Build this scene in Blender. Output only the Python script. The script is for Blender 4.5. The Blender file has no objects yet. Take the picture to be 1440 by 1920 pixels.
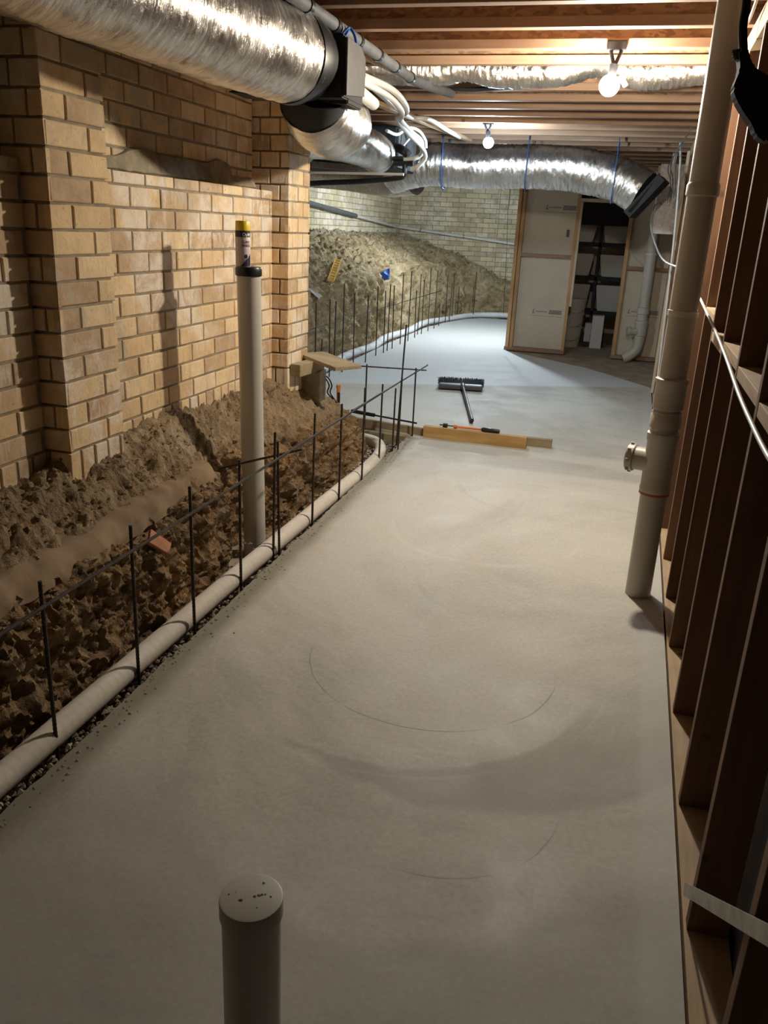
import bpy, bmesh, math, random
from mathutils import Vector, Matrix, noise
random.seed(7)
C = bpy.context.scene.collection
S = bpy.context.scene
PI = math.pi

# ------------------------------------------------------------------ camera
FPX = 1530.0; PITCH = math.radians(19.27); ROLL = math.atan(213/4480); YAW = math.radians(14.531); CH = 1.5
F0 = Vector((-math.sin(YAW), math.cos(YAW), 0)); R0 = Vector((math.cos(YAW), math.sin(YAW), 0)); U0 = Vector((0, 0, 1))
CF = F0*math.cos(PITCH) - U0*math.sin(PITCH); CU0 = U0*math.cos(PITCH) + F0*math.sin(PITCH)
CU = CU0*math.cos(ROLL) - R0*math.sin(ROLL); CR = CU0*math.sin(ROLL) + R0*math.cos(ROLL)
cam_d = bpy.data.cameras.new('camera'); cam = bpy.data.objects.new('camera', cam_d); C.objects.link(cam)
cam_d.sensor_fit = 'VERTICAL'; cam_d.sensor_height = 24; cam_d.lens = 24*FPX/1920; cam_d.clip_start = .05
m = Matrix((CR, CU, -CF)).transposed().to_4x4(); m.translation = Vector((0, 0, CH)); cam.matrix_world = m
S.camera = cam

def _ray(x, y): return CR*(x-720) - CU*(y-960) + CF*FPX
def onz(x, y, z=0.):      # where a sight line meets a level / a wall plane of the room
    d = _ray(x, y); return Vector((0, 0, CH)) + d*((z-CH)/d.z)
def onx(x, y, X):
    d = _ray(x, y); return Vector((0, 0, CH)) + d*(X/d.x)
def ony(x, y, Y):
    d = _ray(x, y); return Vector((0, 0, CH)) + d*(Y/d.y)

# ------------------------------------------------------------------ light / world
S.view_settings.view_transform = 'Standard'; S.view_settings.look = 'None'
S.view_settings.gamma = 1; S.view_settings.use_curve_mapping = False
S.view_settings.exposure = 0.0
w = bpy.data.worlds.new('world'); S.world = w; w.use_nodes = True
w.node_tree.nodes['Background'].inputs[0].default_value = (.75, .72, .68, 1)
w.node_tree.nodes['Background'].inputs[1].default_value = .006
BULBS = [  # position, radius, colour, watts
    (Vector((-.145, 4.36, 2.165)), .046, (1, .90, .74), 150),
    (Vector((-1.15, 7.27, 2.185)), .042, (.70, .87, 1), 82),
    (Vector((-1.72, 12.02, 2.20)), .042, (.76, .90, 1), 265)]

# ------------------------------------------------------------------ materials
def new_mat(name):
    m = bpy.data.materials.new(name); m.use_nodes = True
    nt = m.node_tree; return m, nt, nt.nodes['Principled BSDF']
def nd(nt, t, **kw):
    n = nt.nodes.new(t)
    for k, v in kw.items():
        if k in n.inputs: n.inputs[k].default_value = v
        else: setattr(n, k, v)
    return n
def coords(nt, scale=(1, 1, 1), kind='Object'):
    tc = nd(nt, 'ShaderNodeTexCoord'); mp = nd(nt, 'ShaderNodeMapping'); mp.inputs['Scale'].default_value = scale
    nt.links.new(tc.outputs[kind], mp.inputs[0]); return mp.outputs[0]
def ntex(nt, vec, scale, detail=5, rough=.6, dist=0):
    n = nd(nt, 'ShaderNodeTexNoise'); n.inputs['Scale'].default_value = scale; n.inputs['Detail'].default_value = detail
    n.inputs['Roughness'].default_value = rough; n.inputs['Distortion'].default_value = dist
    nt.links.new(vec, n.inputs['Vector']); return n.outputs['Fac']
def ramp(nt, fac, stops):
    r = nd(nt, 'ShaderNodeValToRGB'); e = r.color_ramp.elements
    while len(e) < len(stops): e.new(.5)
    for i, (p, c) in enumerate(stops):
        e[i].position = p; e[i].color = (*c, 1) if len(c) == 3 else c
    nt.links.new(fac, r.inputs[0]); return r.outputs[0]
def mix(nt, fac, a, b, mode='MIX'):
    n = nd(nt, 'ShaderNodeMix', data_type='RGBA', blend_type=mode)
    for s, v in ((n.inputs['Factor'], fac), (n.inputs['A'], a), (n.inputs['B'], b)):
        if isinstance(v, (int, float)): s.default_value = v
        elif isinstance(v, tuple): s.default_value = (*v, 1)
        else: nt.links.new(v, s)
    # colour sockets of the Mix node
    return n.outputs['Result']
def mixc(nt, fac, a, b, mode='MIX'):
    n = nt.nodes.new('ShaderNodeMixRGB'); n.blend_type = mode
    for s, v in zip(n.inputs, (fac, a, b)):
        if isinstance(v, (int, float)): s.default_value = v
        elif isinstance(v, tuple): s.default_value = (*v, 1)
        else: nt.links.new(v, s)
    return n.outputs[0]
def math_(nt, op, a, b=None, c=None):
    n = nt.nodes.new('ShaderNodeMath'); n.operation = op
    for s, v in zip(n.inputs, (a, b, c)):
        if v is None: continue
        if isinstance(v, (int, float)): s.default_value = v
        else: nt.links.new(v, s)
    return n.outputs[0]
def bump(nt, bs, h, strength=.3, dist=.01, prev=None):
    b = nd(nt, 'ShaderNodeBump'); b.inputs['Strength'].default_value = strength; b.inputs['Distance'].default_value = dist
    nt.links.new(h, b.inputs['Height'])
    if prev: nt.links.new(prev, b.inputs['Normal'])
    nt.links.new(b.outputs[0], bs.inputs['Normal']); return b.outputs[0]
def plain(name, col, rough=.5, metal=0, var=.25, nscale=12, bstr=.1, scale=(1, 1, 1), coat=0):
    m, nt, bs = new_mat(name); v = coords(nt, scale); f = ntex(nt, v, nscale)
    lo = tuple(c*(1-var) for c in col); hi = tuple(min(1, c*(1+var)) for c in col)
    nt.links.new(ramp(nt, f, [(.3, lo), (.7, hi)]), bs.inputs['Base Color'])
    bs.inputs['Roughness'].default_value = rough; bs.inputs['Metallic'].default_value = metal
    if coat: bs.inputs['Coat Weight'].default_value = coat
    if bstr: bump(nt, bs, ntex(nt, v, nscale*4), bstr, .004)
    return m
def wood(name, dark, light, axis=2, rough=.7, knots=True):
    m, nt, bs = new_mat(name); sc = [22, 22, 22]; sc[axis] = 1.2
    v = coords(nt, tuple(sc)); f = ntex(nt, v, 1.0, 6, .65, .6)
    col = ramp(nt, f, [(.3, dark), (.7, light)])
    v2 = coords(nt); f2 = ntex(nt, v2, 2.3, 3)
    col = mixc(nt, ramp(nt, f2, [(.35, (0, 0, 0)), (.7, (.5, .5, .5))]), col, tuple(c*.6 for c in dark))
    if knots:
        vo = nd(nt, 'ShaderNodeTexVoronoi'); vo.inputs['Scale'].default_value = 3.1; nt.links.new(v2, vo.inputs['Vector'])
        k = ramp(nt, vo.outputs['Distance'], [(.03, (1, 1, 1)), (.07, (0, 0, 0))])
        col = mixc(nt, k, col, tuple(c*.3 for c in dark))
    nt.links.new(col, bs.inputs['Base Color']); bs.inputs['Roughness'].default_value = rough
    bump(nt, bs, f, .15, .003); return m

def concrete_mat():
    m, nt, bs = new_mat('slab_concrete'); v = coords(nt)
    a = ntex(nt, v, .9, 6, .62, .8); b = ntex(nt, v, 3.5, 6, .6, .4); c = ntex(nt, v, 60, 4, .6)
    col = ramp(nt, a, [(.38, (.41, .385, .335)), (.5, (.50, .475, .415)), (.62, (.57, .545, .48))])
    col = mixc(nt, .35, col, ramp(nt, b, [(.38, (.36, .34, .295)), (.62, (.63, .605, .54))]))
    big = ntex(nt, v, .45, 8, .7, 1.2)
    col = mixc(nt, .65, col, ramp(nt, big, [(.42, (.38, .36, .31)), (.5, (.52, .495, .43)), (.56, (.58, .56, .50))]))
    col = mixc(nt, .12, col, ramp(nt, c, [(.35, (.2, .18, .15)), (.65, (.8, .76, .7))]))
    sep = nd(nt, 'ShaderNodeSeparateXYZ'); nt.links.new(v, sep.inputs[0])
    X, Y = sep.outputs[0], sep.outputs[1]
    # trowel arcs: rings round a few spots on the slab
    nb = math_(nt, 'MULTIPLY', math_(nt, 'SUBTRACT', b, .5), .10); brk = ramp(nt, ntex(nt, v, 2.6, 2), [(.38, (0, 0, 0)), (.5, (1, 1, 1))])
    def dist(cx, cy, nz=1.):
        dx = math_(nt, 'SUBTRACT', X, cx); dy = math_(nt, 'SUBTRACT', Y, cy)
        d = math_(nt, 'SQRT', math_(nt, 'ADD', math_(nt, 'MULTIPLY', dx, dx), math_(nt, 'MULTIPLY', dy, dy)))
        return math_(nt, 'ADD', d, math_(nt, 'MULTIPLY', nb, nz))
    def step(x, at, w_): return ramp(nt, math_(nt, 'DIVIDE', math_(nt, 'SUBTRACT', x, at), w_), [(0, (0, 0, 0)), (1, (1, 1, 1))])
    # damp crescent left by the power float, and the darker zone in front of it
    cres = math_(nt, 'MULTIPLY', step(dist(-.56, 2.63, .6), .655, .02), math_(nt, 'SUBTRACT', 1, step(dist(-.31, 2.66, 1.6), .80, .03)))
    cres = math_(nt, 'MULTIPLY', cres, math_(nt, 'SUBTRACT', 1, step(Y, 2.25, .5)))
    col = mixc(nt, math_(nt, 'MULTIPLY', cres, .5), col, (.27, .255, .22))
    zone = math_(nt, 'MULTIPLY', step(dist(-.42, 1.93, 1.2), .56, .05), math_(nt, 'SUBTRACT', 1, step(Y, 1.55, .25)))
    col = mixc(nt, math_(nt, 'MULTIPLY', zone, .35), col, (.27, .265, .235))
    strip = math_(nt, 'MULTIPLY', step(math_(nt, 'SUBTRACT', X, math_(nt, 'MULTIPLY', Y, .0237)), .19, .03), .35)
    col = mixc(nt, strip, col, (.56, .56, .54))
    for (cx, cy, r0, wd, amt, tint) in ((-.47, 2.63, .45, .004, .9, (.25, .23, .19)), (-.30, 1.92, .34, .004, .7, (.25, .23, .19)),
                                        (-.56, 2.63, .71, .010, .22, (.62, .59, .52)), (-.47, 2.6, .53, .012, .25, (.60, .57, .5)),
                                        (-.5, 4.1, .5, .03, .25, (.68, .65, .58)), (-.35, 3.4, .35, .02, .22, (.36, .34, .30)),
                                        (-.75, 3.4, .6, .02, .25, (.66, .63, .56)), (-.2, 5.0, .6, .03, .25, (.38, .36, .32))):
        d = dist(cx, cy, .25)
        e = math_(nt, 'ABSOLUTE', math_(nt, 'SUBTRACT', d, r0))
        k = math_(nt, 'MULTIPLY', math_(nt, 'SUBTRACT', 1, math_(nt, 'MINIMUM', math_(nt, 'DIVIDE', e, wd), 1)), amt)
        k = math_(nt, 'MULTIPLY', math_(nt, 'MULTIPLY', k, brk), math_(nt, 'SUBTRACT', 1, step(Y, cy-.12, .12)))
        if cy == 1.92: k = math_(nt, 'MULTIPLY', k, step(X, -.36, .1))
        col = mixc(nt, k, col, tint)
    # paler, bluer tone past a straight line running across the slab
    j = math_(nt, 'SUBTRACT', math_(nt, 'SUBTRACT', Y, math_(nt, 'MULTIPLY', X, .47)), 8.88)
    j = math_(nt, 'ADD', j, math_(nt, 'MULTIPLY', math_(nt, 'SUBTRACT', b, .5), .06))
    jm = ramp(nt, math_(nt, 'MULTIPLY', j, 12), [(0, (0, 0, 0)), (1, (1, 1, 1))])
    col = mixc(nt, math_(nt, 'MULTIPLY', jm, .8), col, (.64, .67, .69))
    # rough greenish strip of laitance along the trench edge
    ed = math_(nt, 'ADD', X, math_(nt, 'MULTIPLY', math_(nt, 'SUBTRACT', b, .5), .07))
    em = ramp(nt, math_(nt, 'MULTIPLY_ADD', ed, -14, -17.6), [(0, (0, 0, 0)), (1, (1, 1, 1))])
    yn = math_(nt, 'LESS_THAN', Y, 5.9)
    col = mixc(nt, math_(nt, 'MULTIPLY', math_(nt, 'MULTIPLY', em, yn), .85), col, (.22, .20, .135))
    nt.links.new(col, bs.inputs['Base Color'])
    nt.links.new(ramp(nt, b, [(.3, (.55,)*3), (.7, (.8,)*3)]), bs.inputs['Roughness'])
    p = bump(nt, bs, b, .12, .01); bump(nt, bs, c, .12, .003, p)
    return m

def brick_mat(name, cols, dull=0.):
    m, nt, bs = new_mat(name); v = coords(nt)
    at = nd(nt, 'ShaderNodeAttribute', attribute_name='bc'); r = at.outputs['Fac']
    col = ramp(nt, r, cols)
    n1 = ntex(nt, v, 9, 6, .65); n2 = ntex(nt, v, 55, 4, .7); n3 = ntex(nt, v, 1.6, 4, .6); n4 = ntex(nt, v, 5, 8, .75, .6)
    col = mixc(nt, .55, col, ramp(nt, n1, [(.35, tuple(c*.85 for c in cols[-3][1])), (.65, tuple(min(1, c*1.1) for c in cols[-2][1]))]), 'MIX')
    # pits
    col = mixc(nt, ramp(nt, n2, [(.28, (.8, .8, .8)), (.38, (0, 0, 0))]), col, (.22, .15, .09))
    # grey mortar smears and vertical rust/lime streaks
    sm = math_(nt, 'MULTIPLY', ramp(nt, ntex(nt, v, 2.4, 6, .7, .8), [(.57, (0, 0, 0)), (.62, (1, 1, 1))]), .55)
    col = mixc(nt, sm, col, (.42, .37, .28))
    vs_ = coords(nt, (9, 9, 1.1)); st = ramp(nt, ntex(nt, vs_, 1.6, 5, .7), [(.56, (0, 0, 0)), (.64, (1, 1, 1))])
    col = mixc(nt, math_(nt, 'MULTIPLY', st, .35), col, (.48, .30, .15))
    st2 = math_(nt, 'MULTIPLY', ramp(nt, ntex(nt, coords(nt, (14, 14, 1.3)), 1.3, 6, .75), [(.58, (0, 0, 0)), (.63, (1, 1, 1))]), ramp(nt, n3, [(.45, (0, 0, 0)), (.55, (1, 1, 1))]))
    col = mixc(nt, math_(nt, 'MULTIPLY', st2, .6), col, (.84, .76, .66))
    # efflorescence: white lime bloom in patches
    eff = math_(nt, 'MULTIPLY', ramp(nt, n3, [(.47, (0, 0, 0)), (.56, (1, 1, 1))]), ramp(nt, n4, [(.44, (0, 0, 0)), (.56, (1, 1, 1))]))
    col = mixc(nt, math_(nt, 'MULTIPLY', eff, .75), col, (.80, .72, .62))
    if dull: col = mixc(nt, dull, col, (.36, .33, .26))
    nt.links.new(col, bs.inputs['Base Color']); bs.inputs['Roughness'].default_value = .9
    p = bump(nt, bs, n1, .45, .012); bump(nt, bs, n2, .5, .005, p); return m

def dirt_mat():
    m, nt, bs = new_mat('clay_bank'); v = coords(nt)
    a = ntex(nt, v, 3, 8, .7, .5); b = ntex(nt, v, 22, 6, .7); c = ntex(nt, v, 90, 3, .6)
    at = nd(nt, 'ShaderNodeAttribute', attribute_name='cut'); cut = at.outputs['Fac']   # 0 dusty top, 1 cut face of fresh clay
    top = ramp(nt, a, [(.3, (.17, .11, .055)), (.5, (.30, .215, .12)), (.7, (.47, .37, .24))])
    face = ramp(nt, a, [(.28, (.055, .026, .009)), (.45, (.17, .085, .028)), (.58, (.32, .175, .062)), (.72, (.52, .36, .17))])
    col = mixc(nt, cut, top, face)
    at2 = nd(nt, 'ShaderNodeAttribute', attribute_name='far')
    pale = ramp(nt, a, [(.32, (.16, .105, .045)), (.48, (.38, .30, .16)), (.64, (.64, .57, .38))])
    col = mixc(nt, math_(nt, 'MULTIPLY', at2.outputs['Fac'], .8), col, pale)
    at3 = nd(nt, 'ShaderNodeAttribute', attribute_name='rubble')
    col = mixc(nt, math_(nt, 'MULTIPLY', at3.outputs['Fac'], .85), col, ramp(nt, b, [(.35, (.22, .2, .17)), (.65, (.52, .49, .42))]))
    col = mixc(nt, .35, col, ramp(nt, b, [(.36, (.11, .07, .03)), (.60, (.52, .40, .25))]))
    nt.links.new(col, bs.inputs['Base Color']); bs.inputs['Roughness'].default_value = .95
    p = bump(nt, bs, b, .9, .03); bump(nt, bs, c, .7, .008, p); return m

def foil_mat():
    m, nt, bs = new_mat('foil'); v = coords(nt); b = ntex(nt, v, 6, 3, .5)
    at = nd(nt, 'ShaderNodeAttribute', attribute_name='sleeve'); a = ntex(nt, at.outputs['Vector'], 1.0, 5, .7, .5)
    nt.links.new(ramp(nt, b, [(.3, (.60, .565, .52)), (.7, (.80, .77, .73))]), bs.inputs['Base Color'])
    bs.inputs['Metallic'].default_value = .95
    nt.links.new(ramp(nt, b, [(.3, (.2,)*3), (.7, (.34,)*3)]), bs.inputs['Roughness'])
    p = bump(nt, bs, a, .75, .010); bump(nt, bs, ntex(nt, v, 90, 3, .6), .25, .003, p); return m

def osb_mat():
    m, nt, bs = new_mat('osb_web'); v = coords(nt, (26, 26, 60))
    vo = nd(nt, 'ShaderNodeTexVoronoi'); vo.inputs['Scale'].default_value = 1.3; vo.inputs['Randomness'].default_value = 1
    nt.links.new(v, vo.inputs['Vector']); sepc = nd(nt, 'ShaderNodeSeparateColor'); nt.links.new(vo.outputs['Color'], sepc.inputs[0])
    col = ramp(nt, sepc.outputs[0], [(0, (.17, .085, .04)), (.5, (.26, .14, .07)), (1, (.34, .20, .10))])
    nt.links.new(col, bs.inputs['Base Color']); bs.inputs['Roughness'].default_value = .7
    bump(nt, bs, sepc.outputs[0], .2, .003); return m

def emit(name, col, watts, r):
    m, nt, bs = new_mat(name); L = watts/(PI*4*PI*r*r)
    bs.inputs['Emission Color'].default_value = (*col, 1); bs.inputs['Emission Strength'].default_value = L
    bs.inputs['Base Color'].default_value = (.9, .9, .9, 1); return m

M = dict(
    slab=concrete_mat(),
    brick=brick_mat('blond_brick', [(0, (.24, .16, .13)), (.10, (.42, .27, .17)), (.14, (.66, .46, .25)), (.55, (.76, .56, .32)), (1, (.82, .66, .43))]),
    brick_far=brick_mat('cream_brick', [(0, (.26, .22, .18)), (.12, (.42, .35, .22)), (.18, (.54, .46, .29)), (.5, (.62, .54, .34)), (1, (.70, .63, .42))], .1),
    mortar=plain('mortar', (.30, .245, .17), .95, 0, .35, 10, .4),
    render=plain('smeared_mortar', (.30, .25, .17), .95, 0, .35, 14, .6),
    dirt=dirt_mat(), foil=foil_mat(), osb=osb_mat(),
    footing=plain('old_footing_concrete', (.27, .19, .115), .95, 0, .35, 6, .5),
    gravel=plain('gravel_stone', (.36, .31, .25), .9, 0, .5, 5, .3),
    pvc=plain('pvc_grey', (.52, .49, .43), .42, 0, .07, 3, .02),
    pvc_white=plain('white_plastic', (.62, .60, .56), .4, 0, .06, 6, .02),
    agi=plain('drain_pipe_sock', (.70, .64, .56), .75, 0, .06, 6, .25, (3, 3, 3)),
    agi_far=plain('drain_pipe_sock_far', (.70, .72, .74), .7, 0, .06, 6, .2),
    black=plain('black_plastic', (.012, .012, .014), .38, 0, .3, 8, .05),
    side_plate=plain('dusty_grey_plastic', (.04, .038, .035), .6, 0, .3, 12, .05),
    black_matte=plain('black_matte', (.016, .016, .019), .8, 0, .3, 8, .1),
    steel=plain('rebar_steel', (.055, .042, .035), .55, .6, .5, 40, .3),
    galv=plain('galvanised', (.42, .40, .36), .45, .7, .3, 18, .15),
    greypipe=plain('grey_insulation', (.085, .09, .095), .7, 0, .3, 10, .15),
    pine=wood('pine_stud', (.44, .235, .095), (.70, .45, .23)),
    pine_x=wood('pine_flange', (.27, .155, .09), (.39, .25, .155), 0),
    pine_y=wood('pine_plate', (.40, .27, .15), (.62, .46, .29), 1),
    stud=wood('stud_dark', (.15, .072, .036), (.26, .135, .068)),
    form=wood('form_board', (.42, .25, .09), (.62, .42, .17), 0),
    form_old=wood('form_board_old', (.26, .20, .115), (.42, .34, .215), 0, .9),
    pale_wood=wood('pale_edge_wood', (.62, .50, .34), (.80, .70, .52)),
    subfloor=plain('particleboard', (.12, .07, .045), .85, 0, .3, 20, .1),
    board=plain('plasterboard', (.60, .53, .42), .85, 0, .05, 4, .03),
    ink=plain('printed_ink', (.20, .20, .20), .8, 0, .1, 4, 0),
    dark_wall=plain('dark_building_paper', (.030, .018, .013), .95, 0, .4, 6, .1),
    old_floor=plain('old_floor_concrete', (.34, .28, .21), .9, 0, .3, 5, .3),
    speck=plain('speckled_board', (.68, .60, .54), .7, 0, .25, 35, .3),
    yellow=plain('yellow_plastic', (.80, .60, .03), .4, 0, .05, 5, 0),
    yellow_tool=plain('yellow_level', (.72, .46, .10), .5, 0, .1, 5, 0),
    navy=plain('navy_label', (.02, .02, .06), .45, 0, .1, 5, 0),
    label=plain('pale_label', (.60, .52, .50), .45, 0, .06, 8, 0),
    purple=plain('purple_ink', (.16, .10, .17), .5, 0, .1, 8, 0),
    blue=plain('blue_strap', (.03, .12, .42), .55, 0, .2, 10, .1),
    orange=plain('orange_plastic', (.70, .23, .06), .5, 0, .15, 10, .05),
    terracotta=plain('terracotta', (.46, .20, .11), .9, 0, .2, 12, .3),
    paper=plain('paper', (.75, .75, .73), .8, 0, .05, 5, .05),
    tub=plain('translucent_tub', (.42, .40, .36), .5, 0, .08, 3, .03),
    bucket=plain('bucket_white', (.60, .58, .53), .5, 0, .05, 3, .02),
    bristle=plain('bristles', (.012, .014, .02), .8, 0, .5, 60, .5),
    broom=plain('broom_block', (.07, .07, .078), .4, 0, .15, 8, .02),
    tin=plain('tin', (.5, .5, .48), .35, .8, .1, 8, 0),
    white_tab=plain('white_tab', (.8, .78, .72), .6, 0, .05, 8, 0),
)

# ------------------------------------------------------------------ mesh helpers
def link(name, bm, mat, parent=None, smooth=False, loc=None):
    me = bpy.data.meshes.new(name); bm.normal_update(); bm.to_mesh(me); bm.free()
    for mm in (mat if isinstance(mat, (list, tuple)) else [mat]): me.materials.append(mm)
    if smooth:
        for p in me.polygons: p.use_smooth = True
        try: me.set_sharp_from_angle(angle=math.radians(40))
        except Exception: pass
    o = bpy.data.objects.new(name, me); C.objects.link(o)
    if parent: o.parent = parent; o.matrix_parent_inverse = Matrix.Identity(4); o.location = -parent.location if parent.get('_w') else (0, 0, 0)
    return o
def tag(o, label, cat, group=None, kind=None):
    o['label'] = label
    if cat: o['category'] = cat
    if group: o['group'] = group
    if kind: o['kind'] = kind
    return o
def thing(name, label, cat, loc=(0, 0, 0), group=None):
    o = bpy.data.objects.new(name, None); C.objects.link(o); o.location = loc; o.empty_display_size = .1
    o['_w'] = 1          # children are given in world coordinates
    return tag(o, label, cat, group)
def struct(o): o['kind'] = 'structure'; return o
def box(bm, lo, hi, bev=0, mi=0, mat4=None):
    x0, y0, z0 = lo; x1, y1, z1 = hi
    vs = [bm.verts.new(v) for v in ((x0,y0,z0),(x1,y0,z0),(x1,y1,z0),(x0,y1,z0),(x0,y0,z1),(x1,y0,z1),(x1,y1,z1),(x0,y1,z1))]
    fs = [bm.faces.new([vs[i] for i in f]) for f in ((0,3,2,1),(4,5,6,7),(0,1,5,4),(1,2,6,5),(2,3,7,6),(3,0,4,7))]
    for f in fs: f.material_index = mi
    if bev:
        es = list({e for f in fs for e in f.edges})
        r = bmesh.ops.bevel(bm, geom=es, offset=bev, segments=2, affect='EDGES', profile=.6)
        vs = list({v for f in r['faces'] for v in f.verts} | {v for v in vs if v.is_valid})
    if mat4 is not None: bmesh.ops.transform(bm, matrix=mat4, verts=vs)
    return vs
def frame_of(d):
    d = d.normalized(); u = Vector((0, 0, 1)) if abs(d.z) < .9 else Vector((1, 0, 0))
    a = d.cross(u).normalized(); return a, d.cross(a).normalized()
def tube(bm, pts, r, seg=12, cap=True, rf=None, mi=0, flat=1.0):
    """sweep a circle; r number or list; rf(i, ang, p) -> radius factor"""
    pts = [Vector(p) for p in pts]; rings = []; n = len(pts); a = None; ls = bm.verts.layers.float_vector.new('sleeve') if rf and not bm.verts.layers.float_vector.get('sleeve') else bm.verts.layers.float_vector.get('sleeve'); acc = 0.
    for i, p in enumerate(pts):
        d = (pts[min(i+1, n-1)] - pts[max(i-1, 0)]).normalized()
        if a is None: a, b = frame_of(d)
        else:
            a = (a - d*a.dot(d)).normalized(); b = d.cross(a)
        if i: acc += (p-pts[i-1]).length
        rr = r[i] if isinstance(r, (list, tuple)) else r; ring = []
        for k in range(seg):
            t = 2*PI*k/seg; q = rr*(rf(i, t, p) if rf else 1)
            vv_ = bm.verts.new(p + a*math.cos(t)*q + b*math.sin(t)*q*flat); ring.append(vv_)
            if ls: vv_[ls] = (acc*75, math.cos(t)*2.2, math.sin(t)*2.2)
        rings.append(ring)
    for i in range(n-1):
        for k in range(seg):
            f = bm.faces.new((rings[i][k], rings[i][(k+1) % seg], rings[i+1][(k+1) % seg], rings[i+1][k])); f.material_index = mi
    if cap:
        for f in (bm.faces.new(rings[0][::-1]), bm.faces.new(rings[-1])): f.material_index = mi
def spline(pts, n=8):
    pts = [Vector(p) for p in pts]; P = [pts[0]*2-pts[1]] + pts + [pts[-1]*2-pts[-2]]; out = []
    for i in range(1, len(P)-2):
        for k in range(n):
            t = k/n; p0, p1, p2, p3 = P[i-1:i+3]
            out.append(.5*((2*p1) + (p2-p0)*t + (2*p0-5*p1+4*p2-p3)*t*t + (3*p1-p0-3*p2+p3)*t**3))
    out.append(pts[-1]); return out
def resample(pts, step):
    out = [pts[0]]; acc = 0
    for a, b in zip(pts, pts[1:]):
        L = (b-a).length; t = step-acc
        while t <= L: out.append(a.lerp(b, t/L)); t += step
        acc = (acc + L) % step
    return out
def T(pts, r, mat, name, parent=None, seg=12, smooth=True, cap=True, **k):
    bm = bmesh.new(); tube(bm, pts, r, seg, cap, **k); return link(name, bm, mat, parent, smooth)
def B(lo, hi, mat, name, parent=None, bev=.003, mat4=None):
    bm = bmesh.new(); box(bm, lo, hi, bev, mat4=mat4); return link(name, bm, mat, parent)
def beam(p, q, wd, ht, mat, name, parent=None, up=(0, 0, 1), bev=.003):
    p, q = Vector(p), Vector(q); d = q-p; L = d.length; x = d.normalized(); upv = Vector(up)
    y = upv.cross(x).normalized(); z = x.cross(y)
    m4 = Matrix((x, y, z)).transposed().to_4x4(); m4.translation = p
    return B((0, -wd/2, -ht/2), (L, wd/2, ht/2), mat, name, parent, bev, m4)
def prism(outline, axis, lo, hi, mat, name, parent=None, bev=0):
    """outline in the two other axes, extruded along axis"""
    bm = bmesh.new()
    def mk(u, v, w):
        return {0: (w, u, v), 1: (u, w, v), 2: (u, v, w)}[axis]
    a = [bm.verts.new(mk(u, v, lo)) for u, v in outline]; b = [bm.verts.new(mk(u, v, hi)) for u, v in outline]
    n = len(a); bm.faces.new(a); bm.faces.new(b[::-1])
    for i in range(n): bm.faces.new((a[i], b[i], b[(i+1) % n], a[(i+1) % n]))
    bmesh.ops.recalc_face_normals(bm, faces=bm.faces)
    if bev: bmesh.ops.bevel(bm, geom=list(bm.edges), offset=bev, segments=2, affect='EDGES')
    return link(name, bm, mat, parent)
def mixv(a, b, t): return a+(b-a)*t
ORD = ['first', 'second', 'third', 'fourth', 'fifth', 'sixth', 'seventh', 'eighth', 'ninth', 'tenth', 'eleventh', 'twelfth', 'thirteenth',
       'fourteenth', 'fifteenth', 'sixteenth', 'seventeenth', 'eighteenth', 'nineteenth', 'twentieth', 'twenty-first', 'twenty-second',
       'twenty-third', 'twenty-fourth', 'twenty-fifth', 'twenty-sixth', 'twenty-seventh', 'twenty-eighth', 'twenty-ninth', 'thirtieth']

def brick_face(bm, lay, origin, u, v, nrm, U, V, z0=0., header=False, L=.23, H=.076, J=.010, depth=.012, jit=.0016, soldier=0, offs=0., rng=random, skip=None):
    """bricks as boxes standing proud of the backing: rectangle U x V spanned by u, v from origin, facing nrm"""
    origin, u, v, nrm = map(Vector, (origin, u, v, nrm)); row = 0; y = z0
    while y < V-.004:
        h = soldier if (soldier and row == 0) else H
        h = min(h, V-y)
        l = H if (soldier and row == 0) else L
        if soldier and row == 0: x = -rng.random()*.05
        else: x = -((row % 2)*(L+J)/2) + offs
        while x > 0: x -= L+J
        while x < U-.004:
            ll = l
            if header and (row % 2 == 0) and not (soldier and row == 0): ll = l
            a, b = max(x, 0), min(x+ll, U)
            if b-a > .015 and not (skip and skip(a, b, y)):
                c = rng.random(); d = depth + rng.uniform(-jit, jit)
                cs = []
                for (uu, vv) in ((a, y), (b, y), (b, y+h), (a, y+h)):
                    cs.append(origin + u*(uu+rng.uniform(-jit, jit)) + v*(vv+rng.uniform(-jit, jit)))
                lo = [bm.verts.new(p - nrm*.01) for p in cs]; hi = [bm.verts.new(p + nrm*d) for p in cs]
                bv = .0035; cen = (cs[0]+cs[2])/2
                for hv, p in zip(hi, cs):
                    q = p-cen; q2 = cen + u*(q.dot(u) - math.copysign(bv, q.dot(u))) + v*(q.dot(v) - math.copysign(bv, q.dot(v)))
                    hv.co = q2 + nrm*d
                mid = [bm.verts.new(p + nrm*(d-.003)) for p in cs]
                fs = [bm.faces.new(hi)]
                for i in range(4):
                    k = (i+1) % 4
                    fs.append(bm.faces.new((lo[i], lo[k], mid[k], mid[i]))); fs.append(bm.faces.new((mid[i], mid[k], hi[k], hi[i])))
                for f in fs:
                    for lp in f.loops: lp[lay] = (c, c, c, 1)
            x += ll+J
        y += h+J; row += 1

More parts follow.
